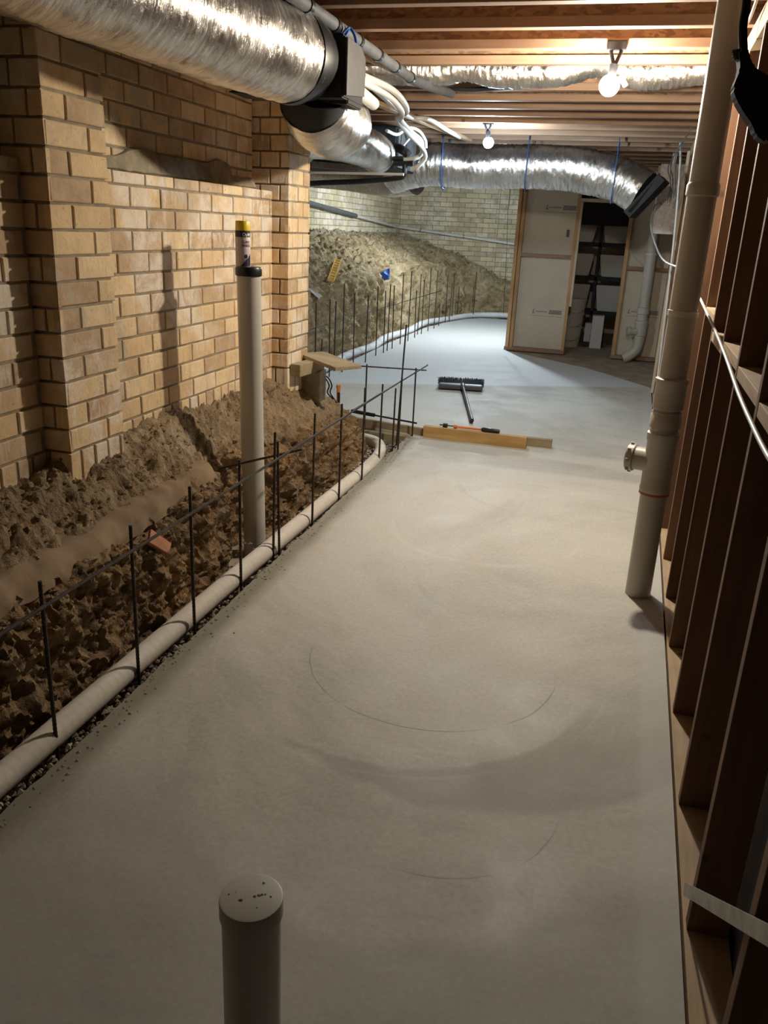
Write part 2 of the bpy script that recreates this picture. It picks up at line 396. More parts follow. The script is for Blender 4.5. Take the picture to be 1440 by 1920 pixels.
# ------------------------------------------------------------------ floor
XL, XR0, XRS = -1.31, .300, .0237
def xr(y): return XR0 + XRS*y
def slab():
    edge = [(xr(-1.5), -1.5), (xr(8.9)-.005, 8.9), (.505, 9.14), (-.2, 10.17), (-1.30, 11.14), (-1.30, 15.1)]
    left = [(-1.8, 15.28), (-2.25, 15.2), (-2.5, 14.85), (-2.72, 14.0), (-2.84, 13), (-2.88, 11), (-2.86, 9), (-2.80, 7.4), (-2.6, 6.6),
            (-2.2, 6.25), (-1.7, 6.07), (-1.33, 5.93)]
    yy = 5.88
    while yy > -1.5:
        left.append((-1.372+.012*noise.noise(Vector((yy*3, 0, 0)))+.010*noise.noise(Vector((yy*17, 5, 0)))+.004*noise.noise(Vector((yy*60, 5, 0))), yy)); yy -= .02
    left.append((-1.37, -1.5))
    pts = [Vector((x, y, 0)) for x, y in edge] + [Vector((x, y, 0)) for x, y in left]
    bm = bmesh.new(); a = [bm.verts.new(p) for p in pts]; f = bm.faces.new(a)
    r = bmesh.ops.extrude_face_region(bm, geom=[f]); 
    for v in r['geom']:
        if isinstance(v, bmesh.types.BMVert): v.co.z = -.11
    bmesh.ops.recalc_face_normals(bm, faces=bm.faces)
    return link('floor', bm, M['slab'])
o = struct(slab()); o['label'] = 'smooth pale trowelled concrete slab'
B((-5.2, -2.2, -.30), (2.6, 17, -.115), M['old_floor'], 'trim_1', bev=0)['kind'] = 'structure'
bpy.data.objects['trim_1'].name = 'ground'
bm = bmesh.new()
vs = [bm.verts.new(p) for p in ((.51, 8.95, -.012), (2.5, 8.95, -.012), (2.5, 15, -.012), (-1.32, 15, -.012), (-1.32, 11.13, -.012), (-.2, 10.16, -.012))]
f = bm.faces.new(vs); r = bmesh.ops.extrude_face_region(bm, geom=[f])
for v in r['geom']:
    if isinstance(v, bmesh.types.BMVert): v.co.z = -.10
bmesh.ops.recalc_face_normals(bm, faces=bm.faces)
o = struct(link('floor', bm, M['old_floor'])); o['label'] = 'older brown concrete floor by the storeroom'

# gravel bed beside the slab (uncountable)
bm = bmesh.new(); rng = random.Random(3)
def stone(x, y, z, r):
    q = [bm.verts.new((x+r*rng.uniform(.7, 1.2)*a, y+r*rng.uniform(.7, 1.2)*b, z+r*rng.uniform(.5, .9)*c)) for a, b, c in
         ((1,0,0),(-1,0,0),(0,1,0),(0,-1,0),(0,0,1),(0,0,-1))]
    for i, j, k in ((0,2,4),(2,1,4),(1,3,4),(3,0,4),(2,0,5),(1,2,5),(3,1,5),(0,3,5)): bm.faces.new((q[i], q[j], q[k]))
for i in range(4200):
    y = rng.uniform(.6, 5.9); x = rng.uniform(-1.56, -1.365)
    if y > 5.1: x = rng.uniform(-1.72+.1*(5.9-y), -1.29)
    stone(x, y, -.055+rng.uniform(-.025, .02)+(.03 if x > -1.36 else 0), rng.uniform(.006, .017))
for i in range(2600):
    y = rng.uniform(6.4, 15.2); stone(rng.uniform(-3.0, -2.84), y, -.04+rng.uniform(-.02, .02), rng.uniform(.01, .022))
tag(link('gravel', bm, M['gravel']), 'loose grey gravel filling the trench along the slab edge', 'gravel', kind='stuff')
# small spilled crumbs along the slab edge
bm = bmesh.new()
for i in range(260):
    y = rng.uniform(1., 5.8); stone(-1.365+abs(rng.gauss(0, .035)), y, .001, rng.uniform(.002, .006))
tag(link('mortar_crumbs', bm, M['gravel']), 'small dark crumbs scattered along the slab edge', 'debris', kind='stuff')

# ------------------------------------------------------------------ brick walls
def wall_near():
    bm = bmesh.new(); XP, XW, XU = -1.84, -1.94, -2.06; zb, zl, zt = .50, 1.66, 2.57
    # mortar core: piers, lower panels, recessed upper panels
    core = bmesh.new()
    piers = [(.38, .73), (2.49, 2.84), (4.62, 4.96)]
    box(core, (-2.30, -2.0, .3), (XW-.006, 4.95, zl-.006)); box(core, (-2.30, -2.0, .3), (XU-.006, 4.95, zt))
    for a, b in piers: box(core, (-2.28, a+.012, .3), (XP-.006, b-.012, zt))
    oc = struct(link('wall_left', core, M['mortar'])); oc['label'] = 'mortar core of the near blond brick wall'
    lay = bm.loops.layers.color.new('bc'); r = random.Random(11)
    U, V, N = (0, 1, 0), (0, 0, 1), (1, 0, 0)
    for a, b in [(-1.0, .38), (.73, 2.49), (2.84, 4.62)]:
        brick_face(bm, lay, (XW-.012, a, 0), U, V, N, b-a-.004, zl, z0=zb, soldier=.16, rng=r, offs=-.05)
        brick_face(bm, lay, (XU-.012, a, 0), U, V, N, b-a-.004, zt, z0=zl+.02, rng=r, offs=-.1)
        # ledge top
        brick_face(bm, lay, (XU, a, zl-.018), U, (1, 0, 0), V, b-a, XW-XU, rng=r, H=.11, L=.11)
    for a, b in piers:
        brick_face(bm, lay, (XP-.012, a, 0), U, V, N, b-a, zt, z0=zb, soldier=.16, L=.23 if a < 4 else .162, rng=r, offs=-.11 if a < 4 else -.02)
        brick_face(bm, lay, (-2.07, a+.012, 0), (1, 0, 0), V, (0, -1, 0), .23, zt, z0=zb, L=.11, soldier=.16, rng=r, offs=-.06)
    # end face of the wall
    brick_face(bm, lay, (XP-.008, 4.95, 0), (-1, 0, 0), V, (0, 1, 0), .42, zt, z0=zb, rng=r)
    o = link('wall_left', bm, M['brick']); struct(o); o['label'] = 'near blond brick wall with piers and a stepped ledge'; return o
wall_near()
# mortar smear along the ledge
bm = bmesh.new(); r = random.Random(5); n = 120
rows = []
for i in range(n+1):
    y = mixv(2.84, 4.58, i/n); t = noise.noise(Vector((y*3, 1, 0)))*.5+.5; t2 = noise.noise(Vector((y*9, 4, 0)))
    hgt = .03+.11*max(0, t*1.5-.25)*(1 if y < 4.3 else .4)
    rows.append([(-2.035, 1.665), (-2.02, 1.675+.01*t2), (-2.03, 1.67+hgt*.5), (-2.043, 1.67+hgt), (-2.056, 1.675+hgt+.01*t2)])
vv = [[bm.verts.new((x+.004*noise.noise(Vector((i*.3, k, 2))), mixv(2.84, 4.58, i/n), z)) for k, (x, z) in enumerate(rw)] for i, rw in enumerate(rows)]
for i in range(n):
    for k in range(4): bm.faces.new((vv[i][k], vv[i+1][k], vv[i+1][k+1], vv[i][k+1]))
o = link('trim_1', bm, M['render'], smooth=True); struct(o); o['label'] = 'grey mortar smear along the brick ledge'

XF, YF = -4.15, 16.2
def wall_far():
    core = bmesh.new(); box(core, (XF-.2, 4.6, 0), (XF-.012, YF+.2, 2.57)); struct(link('wall_left', core, M['mortar']))['label'] = 'mortar core of the far left wall'
    core = bmesh.new(); box(core, (XF-.2, YF+.012, 0), (2.6, YF+.2, 2.57)); struct(link('wall_back', core, M['mortar']))['label'] = 'mortar core of the far end wall'
    r = random.Random(21); bm = bmesh.new(); lay = bm.loops.layers.color.new('bc')
    brick_face(bm, lay, (XF-.012, 5.5, 0), (0, 1, 0), (0, 0, 1), (1, 0, 0), YF-5.5, 2.57, z0=1.14, rng=r, depth=.008, jit=.0015)
    struct(link('wall_left', bm, M['brick_far']))['label'] = 'cream brick wall above the far earth bank'
    bm = bmesh.new(); lay = bm.loops.layers.color.new('bc')
    brick_face(bm, lay, (-2.25, YF+.012, 0), (1, 0, 0), (0, 0, 1), (0, -1, 0), 2.2, 2.57, z0=.1, rng=r, depth=.008, jit=.0015)
    brick_face(bm, lay, (XF, YF+.012, 0), (1, 0, 0), (0, 0, 1), (0, -1, 0), -2.26-XF, 2.57, z0=.1, rng=r, depth=.008, jit=.0015, offs=-.07)
    struct(link('wall_back', bm, M['brick_far']))['label'] = 'cream brick end wall'
    # return wall closing the near wall to the left
    core = bmesh.new(); box(core, (XF-.2, 4.6, 0), (-2.3, 4.9, 2.57)); struct(link('wall_left', core, M['mortar']))['label'] = 'return wall behind the near brick wall'
wall_far()
B((-2.4, -2.2, -.1), (1.2, -2.0, 2.6), M['dark_wall'], 'wall_front', bev=0)['kind'] = 'structure'
B((2.5, 8.8, -.1), (2.6, 16.2, 2.6), M['board'], 'wall_right', bev=0)['kind'] = 'structure'

# ------------------------------------------------------------------ earth bank
def smooth(t): return t*t*(3-2*t)
ST = [  # B (foot), E (lip of the cut), T (top against the wall)
    ((-1.53, -1.2, -.16), (-1.61, -1.2, .33), (-1.97, -1.2, .60)),
    ((-1.53, 1.0, -.16), (-1.61, 1.0, .34), (-1.97, 1.0, .60)),
    ((-1.53, 2.4, -.16), (-1.60, 2.4, .34), (-1.97, 2.4, .61)),
    ((-1.54, 3.15, -.16), (-1.60, 3.15, .36), (-1.97, 3.0, .64)),
    ((-1.72, 3.42, -.16), (-1.76, 3.42, .34), (-1.97, 3.5, .64)),
    ((-1.74, 3.78, -.16), (-1.78, 3.78, .36), (-1.97, 3.8, .62)),
    ((-1.55, 4.05, -.16), (-1.66, 4.05, .30), (-1.97, 4.1, .62)),
    ((-1.52, 4.6, -.16), (-1.64, 4.6, .30), (-1.97, 4.4, .62)),
    ((-1.51, 5.15, -.16), (-1.66, 5.12, .25), (-2.0, 4.7, .60)),
    ((-1.55, 5.55, -.16), (-1.70, 5.45, .21), (-2.05, 4.85, .58)),
    ((-1.85, 5.80, -.16), (-1.95, 5.6, .26), (-2.15, 5.0, .56)),
    ((-2.20, 5.98, -.16), (-2.26, 5.8, .32), (-2.35, 5.05, .60)),
    ((-2.65, 6.25, -.16), (-2.75, 6.1, .45), (-2.9, 5.1, .75)),
    ((-3.0, 6.9, -.16), (-3.12, 6.8, .60), (-4.25, 5.6, 1.35)),
    ((-3.02, 8.2, -.16), (-3.16, 8.2, .70), (-4.25, 8.0, 1.45)),
    ((-3.03, 10, -.16), (-3.18, 10, .82), (-4.25, 10, 1.46)),
    ((-3.03, 12.5, -.16), (-3.18, 12.5, .93), (-4.25, 12.5, 1.44)),
    ((-2.98, 14.4, -.16), (-3.12, 14.5, .90), (-4.25, 15.3, 1.42)),
    ((-2.80, 15.15, -.16), (-2.92, 15.3, .82), (-3.8, 16.3, 1.32)),
    ((-2.45, 15.55, -.16), (-2.52, 15.72, .68), (-2.9, 16.3, 1.05)),
    ((-1.9, 15.65, -.16), (-1.95, 15.82, .42), (-2.0, 16.3, .66)),
    ((-1.2, 15.7, -.16), (-1.2, 15.85, .25), (-1.2, 16.3, .45))]
def bank(i0, i1, step, nf, nt_, name, label):
    P = [spline([s[k] for s in ST], 24) for k in range(3)]
    P = [p[i0*24:i1*24+1] for p in P]
    # resample by lip length
    idx = [0]; acc = 0; out = []
    for k in range(len(P[0])-1):
        L = max((P[j][k+1]-P[j][k]).length for j in (0, 1)); n = max(1, round(L/step))
        for q in range(n): out.append((k, q/n))
    out.append((len(P[0])-2, 1.0))
    bm = bmesh.new(); lc = bm.verts.layers.float.new('cut'); lf = bm.verts.layers.float.new('far'); lr = bm.verts.layers.float.new('rubble')
    rows = []
    for k, t in out:
        b, e, tp = (P[j][k].lerp(P[j][k+1], t) for j in range(3)); row = []
        n_face = (e-b).cross(P[1][k+1]-P[1][k]); n_face.normalize()
        if n_face.z < -.2 or n_face.dot(Vector((1, 0, 0)) if e.y < 5.3 or e.y > 6.5 else Vector((.3, 1, 0))) < 0: n_face = -n_face
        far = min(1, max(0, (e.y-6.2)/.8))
        for j in range(nf+nt_+1):
            if j <= nf: s = j/nf; p = b.lerp(e, s); c = 1.
            else:
                s = (j-nf)/nt_; p = e.lerp(tp, s); p.z = mixv(e.z, tp.z, s); c = max(0, 1-s*5)
                p.z += .05*math.sin(PI*s)*(1-far*.3)
            amp = (.050 if c > .5 else .030)*(1 if not far else 1.7)
            if j <= nf: amp *= min(1, .35+s*1.5)
            v3 = p*(10 if not far else 5)
            nz = noise.fractal(v3, .75, 2.2, 7)*1.15 + noise.ridged_multi_fractal(p*(23 if not far else 10), .7, 2.3, 5, 1, 2)*.24-.24
            nn = n_face if c > .5 else n_face.lerp(Vector((0, 0, 1)), .8).normalized()
            if c <= .5: nz = noise.fractal(p*14, .75, 2.1, 6)*1.1 + .2*noise.ridged_multi_fractal(p*16, .9, 2.2, 3, 1, 2)-.2+.7*noise.noise(p*4)
            if far and c > .5: nz += 1.1*noise.noise(Vector((p.x*3, p.y*11, p.z*2)))
            p = p + nn*nz*amp
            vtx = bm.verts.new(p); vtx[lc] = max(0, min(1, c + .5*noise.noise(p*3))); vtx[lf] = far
            vtx[lr] = far*max(0, (s-.72)/.15) if j > nf else 0
            if vtx[lr] > 1: vtx[lr] = 1
            row.append(vtx)
        rows.append(row)
    for a, b in zip(rows, rows[1:]):
        for j in range(len(a)-1): bm.faces.new((a[j], b[j], b[j+1], a[j+1]))
    bmesh.ops.recalc_face_normals(bm, faces=bm.faces)
    o = link(name, bm, M['dirt'], smooth=True); struct(o); o['label'] = label
    for p in o.data.polygons: p.use_smooth = True
    return o
BANKS = []
BANKS.append(bank(0, 12, .009, 46, 44, 'ground', 'crumbling clay trench bank below the near brick wall'))
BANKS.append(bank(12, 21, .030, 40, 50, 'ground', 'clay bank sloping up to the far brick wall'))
from mathutils.bvhtree import BVHTree
TREES = [BVHTree.FromPolygons([v.co for v in b.data.vertices], [tuple(p.vertices) for p in b.data.polygons]) for b in BANKS]
def drop(x, y):      # ground height under a point of the banks
    z = [h[0].z for h in (t.ray_cast(Vector((x, y, 3)), Vector((0, 0, -1))) for t in TREES) if h[0] is not None]
    return max(z) if z else 0
def lay(x, y):       # where a sight line meets the banks
    o_ = Vector((0, 0, CH)); d_ = _ray(x, y).normalized(); hs = [h[0] for h in (t.ray_cast(o_, d_) for t in TREES) if h[0] is not None]
    return min(hs, key=lambda q: (q-o_).length) if hs else onx(x, y, -3.4)

# old concrete strip footing in the near bank
bm = bmesh.new(); rows = []; n = 220
prof = [(-1.68, .33), (-1.618, .365), (-1.620, .385), (-1.630, .41), (-1.645, .435), (-1.665, .452), (-1.70, .458), (-1.80, .45)]
for i in range(n+1):
    y = mixv(-1.0, 3.22, i/n)
    rows.append([bm.verts.new((x+.016*noise.fractal(Vector((x*9, y*7, z*9)), .8, 2, 5), y, z+.030*noise.noise(Vector((y*2.2, 3.3, x)))+.012*noise.noise(Vector((y*14, z*20, 0))))) for x, z in prof])
for a, b in zip(rows, rows[1:]):
    for j in range(len(prof)-1): bm.faces.new((a[j], b[j], b[j+1], a[j+1]))
bm.faces.new(rows[0]); bm.faces.new(rows[-1][::-1])
bmesh.ops.recalc_face_normals(bm, faces=bm.faces)
o = link('trim_2', bm, M['footing'], smooth=True); struct(o); o['label'] = 'old concrete strip footing under the brick wall'

# loose stones and clods lying on the banks (uncountable)
bm = bmesh.new(); rng = random.Random(9)
for i in range(900):
    y = rng.uniform(.8, 5.0); t = rng.random(); x = mixv(-1.68, -1.90, t)
    stone(x, y, drop(x, y)+.002, rng.uniform(.003, .011))
for i in range(400):
    y = rng.uniform(.8, 5.3); x = rng.uniform(-1.62, -1.56); stone(x, y, drop(x, y)+.002, rng.uniform(.004, .014))
tag(link('soil_clods', bm, M['footing']), 'loose crumbs of soil and stone lying on the near bank', 'soil', kind='stuff')

# ------------------------------------------------------------------ ceiling
ZJ = 2.33
B((-5.2, -2.2, 2.572), (2.6, 17, 2.62), M['subfloor'], 'ceiling', bev=0)['kind'] = 'structure'
JY = [1.5, 1.92, 2.33, 2.745, 3.157, 3.569, 3.986, 4.415, 4.793, 5.618, 6.047, 6.418, 6.81, 7.221, 7.611, 8.048, 8.46, 8.87, 9.3, 9.75, 10.2, 10.65, 11.1, 12.0, 13.0, 14.0, 15.0]
for i, y in enumerate(JY):
    if y > 11.2: xe = 2.4
    else: xe = .98
    n = i - 3
    if y < 2.7: lab = 'timber I-joist overhead before the frame top, %s behind the nearest visible one' % ORD[3-i-1]
    else: lab = 'timber I-joist across the ceiling, %s visible counting away from the camera' % ORD[n]
    t = thing('ceiling_joist', lab, 'joist', (-1.6, y, ZJ), 'timber I-joists across the ceiling')
    B((-4.14, y, ZJ), (xe, y+.058, ZJ+.042), M['pine_x'], 'bottom_flange', t, .003)
    B((-4.14, y+.024, ZJ+.040), (xe, y+.034, ZJ+.202), M['osb'], 'web', t, 0)
    B((-4.14, y, ZJ+.200), (xe, y+.058, ZJ+.240), M['pine_x'], 'top_flange', t, .003)

# ------------------------------------------------------------------ right stud wall
SY = [.17, .65, 1.13, 1.61, 2.07, 2.56, 3.05, 3.53, 4.01, 4.49, 4.97, 5.45, 5.93, 6.41, 6.89, 7.37, 7.85, 8.33, 8.78]
def slantbox(y0, y1, dx0, dx1, z0, z1, mat, name, parent=None, bev=.002):
    bm = bmesh.new(); vs = box(bm, (dx0, y0, z0), (dx1, y1, z1), bev)
    for v in bm.verts: v.co.x += xr(v.co.y)
    return link(name, bm, mat, parent)
for i, y in enumerate(SY):
    n = i-2
    lab = ('dark pine stud in the right-hand frame wall, %s from the camera' % ORD[i]) if y < 8.7 else 'end stud of the right-hand frame wall, beside the white batten'
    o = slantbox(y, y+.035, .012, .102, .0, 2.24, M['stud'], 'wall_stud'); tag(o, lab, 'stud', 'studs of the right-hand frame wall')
o = slantbox(-1.4, 8.82, .006, .104, -.06, .0, M['pine_y'], 'bottom_plate'); tag(o, 'pale timber bottom plate under the right-hand studs, against the slab', 'timber plate')
o = slantbox(-1.4, 8.82, .010, .104, 2.24, 2.33, M['pine_y'], 'top_plate'); tag(o, 'timber top plate over the right-hand studs', 'timber plate')
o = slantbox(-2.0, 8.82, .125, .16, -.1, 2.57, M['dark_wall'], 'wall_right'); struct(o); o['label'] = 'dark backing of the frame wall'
for i, (a, z) in enumerate(((1.61, 1.115), (2.07, 1.13), (2.56, 1.145), (3.05, 1.13), (3.53, 1.19))):
    o = slantbox(a+.036, [2.069, 2.559, 3.049, 3.529, 4.009][i], .013, .101, z, z+.035, M['pine_y'], 'noggin')
    tag(o, 'pale timber noggin between the right-hand studs, %s from the camera' % ORD[i], 'noggin', 'noggins of the right-hand frame wall')
o = slantbox(8.83, 8.90, -.012, .03, .0, 2.3, M['pale_wood'], 'white_batten'); tag(o, 'white painted batten closing the far end of the frame wall', 'batten')
# galvanised brace strap
p, q = Vector((xr(1.69)+.004, 1.69, .045)), Vector((xr(1.05)+.006, 1.05, .55)); d = (q-p).normalized()
o = beam(p, p+d*1.6, .002, .030, M['galv'], 'metal_strap', up=(0, .62, .78), bev=.0005); tag(o, 'galvanised metal brace strap running up across the nearest studs', 'metal strap')

# ------------------------------------------------------------------ big vertical waste pipe on the right
PX, PY, PR = .275, 3.53, .055
t = thing('waste_pipe', 'tall grey plastic waste pipe by the stud wall, from slab to ceiling', 'pipe', (PX, PY, 0))
def cyl(z0, z1, r, mat, name, par, x=PX, y=PY, seg=32): return T([(x, y, z0), (x, y, z1)], r, mat, name, par, seg)
cyl(-.02, 2.33, PR, M['pvc'], 'pipe_barrel', t)
def lathe(profile, x, y, mat, name, par, seg=32):
    bm = bmesh.new(); rings = []
    for rr, z in profile: rings.append([bm.verts.new((x+rr*math.cos(2*PI*k/seg), y+rr*math.sin(2*PI*k/seg), z)) for k in range(seg)])
    for a, b in zip(rings, rings[1:]):
        for k in range(seg): bm.faces.new((a[k], a[(k+1) % seg], b[(k+1) % seg], b[k]))
    bm.faces.new(rings[0][::-1]); bm.faces.new(rings[-1]); return link(name, bm, mat, par, True)
R_ = PR
jn = lathe([(R_+.001, .478), (R_+.007, .483), (R_+.009, .498), (R_+.006, .508), (R_+.006, .70), (R_+.010, .708), (R_+.010, .738), (R_+.003, .743), (R_+.003, .748)], PX, PY, M['pvc'], 'inspection_junction', t)
lathe([(R_+.003, .470), (R_+.0075, .472), (R_+.0075, .482), (R_+.003, .484)], PX, PY, plain('red_primer', (.42, .12, .08), .6), 'primer_ring', t)
lathe([(R_+.001, .762), (R_+.008, .764), (R_+.008, .815), (R_+.004, .82), (R_+.004, .83)], PX, PY, M['pvc'], 'coupling', t)
lathe([(R_+.002, .84), (R_+.007, .845), (R_+.007, .945), (R_+.011, .95), (R_+.011, .965), (R_+.001, .97)], PX, PY, M['pvc'], 'coupling', t)
lathe([(R_+.001, 1.215), (R_+.004, 1.216), (R_+.004, 1.238), (R_+.001, 1.239)], PX, PY, M['pvc_white'], 'pipe_strap', t)
lathe([(R_+.001, 1.66), (R_+.006, 1.665), (R_+.006, 1.70), (R_+.001, 1.71)], PX, PY, M['pvc'], 'coupling', t)
# inspection branch, towards -X and the camera
dv = Vector((-.93, .30, 0)).normalized(); c0 = Vector((PX, PY, .612))
T([c0+dv*.03, c0+dv*.105], .050, M['pvc'], 'branch', jn, 28)
jn.data  # branch carries the screw cap
T([c0+dv*.100, c0+dv*.104, c0+dv*.130, c0+dv*.133], [.054, .058, .058, .055], M['pvc'], 'screw_cap', jn, 24)
bm = bmesh.new()
for k in range(8):
    a = 2*PI*k/8; e1 = Vector((-dv.y, dv.x, 0)); c = c0+dv*.120+e1*math.cos(a)*.058+Vector((0, 0, 1))*math.sin(a)*.058
    box(bm, c-Vector((.007,)*3), c+Vector((.007,)*3), .001); link('cap_lug', bm, M['pvc'], jn); bm = bmesh.new()
bm.free()

# ------------------------------------------------------------------ tall pipe in the trench with spray can
t = thing('trench_pipe', 'tall grey plastic pipe standing up in the trench, black cap on top', 'pipe', (-1.62, 3.58, -.2))
T([(-1.605, 3.595, -.2), (-1.62, 3.58, 1.285)], .055, M['pvc'], 'pipe_barrel', t, 36)
lathe([(.055, 1.258), (.0595, 1.26), (.061, 1.265), (.061, 1.292), (.058, 1.298), (.050, 1.300)], -1.62, 3.58, M['black'], 'rubber_cap', t, 36)
cx, cy, cz = -1.645, 3.575, 1.300
t = thing('spray_can', 'marking paint spray can with yellow cap, standing on the black capped pipe', 'spray can', (cx, cy, cz))
lathe([(.0325, cz), (.0335, cz+.003), (.0335, cz+.125), (.0325, cz+.127)], cx, cy, M['label'], 'can_body', t)
body = lathe([(.0328, cz+.1265), (.0338, cz+.127), (.0338, cz+.152), (.030, cz+.156)], cx, cy, M['navy'], 'dark_band', t)
lathe([(.0325, cz+.154), (.0330, cz+.156), (.0318, cz+.192), (.030, cz+.195), (.02, cz+.196)], cx, cy, M['yellow'], 'cap', t)
def wrap_text(txt, size, zc, ang, mat, rad, name, par, off=.0005):
    cu = bpy.data.curves.new('tmp', 'FONT'); cu.body = txt; cu.size = size; cu.align_x = 'CENTER'; cu.extrude = .0001; cu.offset = .0003
    ob = bpy.data.objects.new('tmp', cu); C.objects.link(ob); dg = bpy.context.evaluated_depsgraph_get()
    me = bpy.data.meshes.new_from_object(ob.evaluated_get(dg)); C.objects.unlink(ob); bpy.data.objects.remove(ob)
    bm = bmesh.new(); bm.from_mesh(me); bmesh.ops.subdivide_edges(bm, edges=bm.edges, cuts=2)
    for v in bm.verts:
        a = ang + v.co.x/rad; rr = rad+off+v.co.z
        v.co = Vector((cx+rr*math.cos(a), cy+rr*math.sin(a), zc+v.co.y))
    return link(name, bm, mat, par)
face = math.atan2(-cy, -cx)
wrap_text('DyM', .021, cz+.1305, face+.55, M['white_tab'], .0338, 'brand_lettering', t)
wrap_text('SURV', .016, cz+.100, face+.50, M['purple'], .0335, 'lettering', t)
wrap_text('MARK', .016, cz+.085, face+.50, M['purple'], .0335, 'lettering', t)
bm = bmesh.new()   # dark wave motif at the foot of the label and round emblem
def wrap_poly(pts, zc, ang, rad=.0340):
    c = [bm.verts.new((cx+rad*math.cos(ang+x/rad), cy+rad*math.sin(ang+x/rad), zc+y)) for x, y in pts]
    cen = bm.verts.new((cx+rad*math.cos(ang+sum(p[0] for p in pts)/len(pts)/rad), cy+rad*math.sin(ang+sum(p[0] for p in pts)/len(pts)/rad), zc+sum(p[1] for p in pts)/len(pts)))
    for i in range(len(c)): bm.faces.new((c[i], c[(i+1) % len(c)], cen))
xs = [-.020+.052*i/24 for i in range(25)]
for a, b in zip(xs, xs[1:]):
    h = lambda x: .004+.030*smooth(min(1, (x+.020)/.032)) + (0.022*max(0, (x-.012)/.02))
    wrap_poly([(a, 0), (b, 0), (b, h(b)), (a, h(a))], cz+.002, face+.35)
wrap_poly([(.009*math.cos(2*PI*k/20), .009*math.sin(2*PI*k/20)) for k in range(20)], cz+.044, face+.40, .0342)
bmesh.ops.recalc_face_normals(bm, faces=bm.faces); link('label_motif', bm, M['navy'], t)

# capped pipe stub in the foreground
bx, by = -.487, 1.062
t = thing('capped_pipe_stub', 'short capped plastic pipe stub sticking up from the slab in the foreground', 'pipe', (bx, by, 0))
cyl(-.02, .335, .0535, M['pvc'], 'pipe_barrel', t, bx, by, 40)
lathe([(.0545, .318), (.0575, .320), (.0575, .352), (.0565, .3555), (.053, .3565)], bx, by, M['pvc'], 'end_cap', t, 48)
bm = bmesh.new(); rng = random.Random(2)
for (dx, dy, r) in ((.012, .006, .0035), (.016, .010, .003), (.006, .002, .003), (.022, .012, .002), (-.015, -.014, .004), (.033, .010, .0022), (.008, .036, .003), (-.03, .0, .0015), (.02, -.02, .002), (-.04, -.008, .0018), (-.01, -.005, .0012)):
    n = 7; vs = [bm.verts.new((bx+dx+r*rng.uniform(.5, 1.3)*math.cos(2*PI*k/n), by+dy+r*rng.uniform(.4, 1)*math.sin(2*PI*k/n), .3571)) for k in range(n)]; bm.faces.new(vs)
link('paint_specks', bm, plain('dark_specks', (.06, .03, .03), .8), t)

# ------------------------------------------------------------------ reinforcement bars
def rebar(bm, p, q, r=.006, rib=True, seg=7):
    p, q = Vector(p), Vector(q); L = (q-p).length; n = max(2, int(L/.007)) if rib else 2
    pts = [p.lerp(q, i/n) for i in range(n+1)]
    tube(bm, pts, [r*(1.12 if i % 2 else .93) for i in range(n+1)] if rib else r, seg)
def top_z(p, ty):      # height at which an upright over p reaches the sight line of row ty
    lo, hi = 0, 2.2
    for _ in range(40):
        z = (lo+hi)/2; v = Vector((p.x, p.y, z)) - Vector((0, 0, CH)); yy = 960 - FPX*v.dot(CU)/v.dot(CF)
        if yy > ty: lo = z
        else: hi = z
    return lo
near = [((107, 1405), 1090), ((260, 1270), 985), ((365, 1182), 912), ((452, 1100), 862), ((512, 1045), 810), ((524, 1040), 828), ((585, 985), 775),
        ((635, 940), 757), ((678, 905), 727), ((710, 870), 720), ((735, 850), 728), ((743, 830), 608), ((748, 848), 706), ((773, 822), 690)]
names = []
for i, ((px, py), ty) in enumerate(near):
    p = onz(px, py, -.02); p.x = max(min(p.x, -1.345), -1.43) ; h = top_z(p, ty)
    bm = bmesh.new(); lean = [.0, .004, .0, .0, .01, -.01, .006, .004, .0, .004, .004, .03, .004, .0][i]
    rebar(bm, (p.x, p.y, -.08), (p.x+lean, p.y, h))
    o = link('rebar', bm, M['steel'], smooth=True)
    tag(o, 'upright dark steel reinforcing bar on the near slab edge, %s from the camera' % ORD[i], 'rebar', 'upright bars along the near trench')
for i, (px, py, ty) in enumerate(((489, 0, 0),)): pass
p = Vector((-1.80, 6.16, 0)); 
bm = bmesh.new(); rebar(bm, (-1.745, 6.0, -.05), (-1.745, 6.0, top_z(Vector((-1.745, 6.0, 0)), 683))); tag(link('rebar', bm, M['steel'], smooth=True), 'upright steel reinforcing bar at the timber form end, left of the bar row', 'rebar', 'upright bars along the near trench')
def hbar(name_label, p, q, r=.0055):
    bm = bmesh.new(); rebar(bm, p, q, r); return tag(link('rebar', bm, M['steel'], smooth=True), name_label, 'rebar', 'horizontal tie bars')
hbar('long horizontal reinforcing bar tied along the near row of uprights', (-1.372, .6, .497), (-1.352, 5.55, .488))
hbar('short horizontal reinforcing bar lapped over the far end of the long near bar', (-1.36, 4.45, .492), (-1.335, 6.3, .490))
hbar('short horizontal reinforcing bar from the doubled uprights towards the trench pipe', (-1.66, 3.33, .405), (-1.31, 3.47, .50))
hbar('horizontal reinforcing bar crossing from the plank to the end of the near row', (-1.93, 5.85, .505), (-1.285, 6.03, .492))

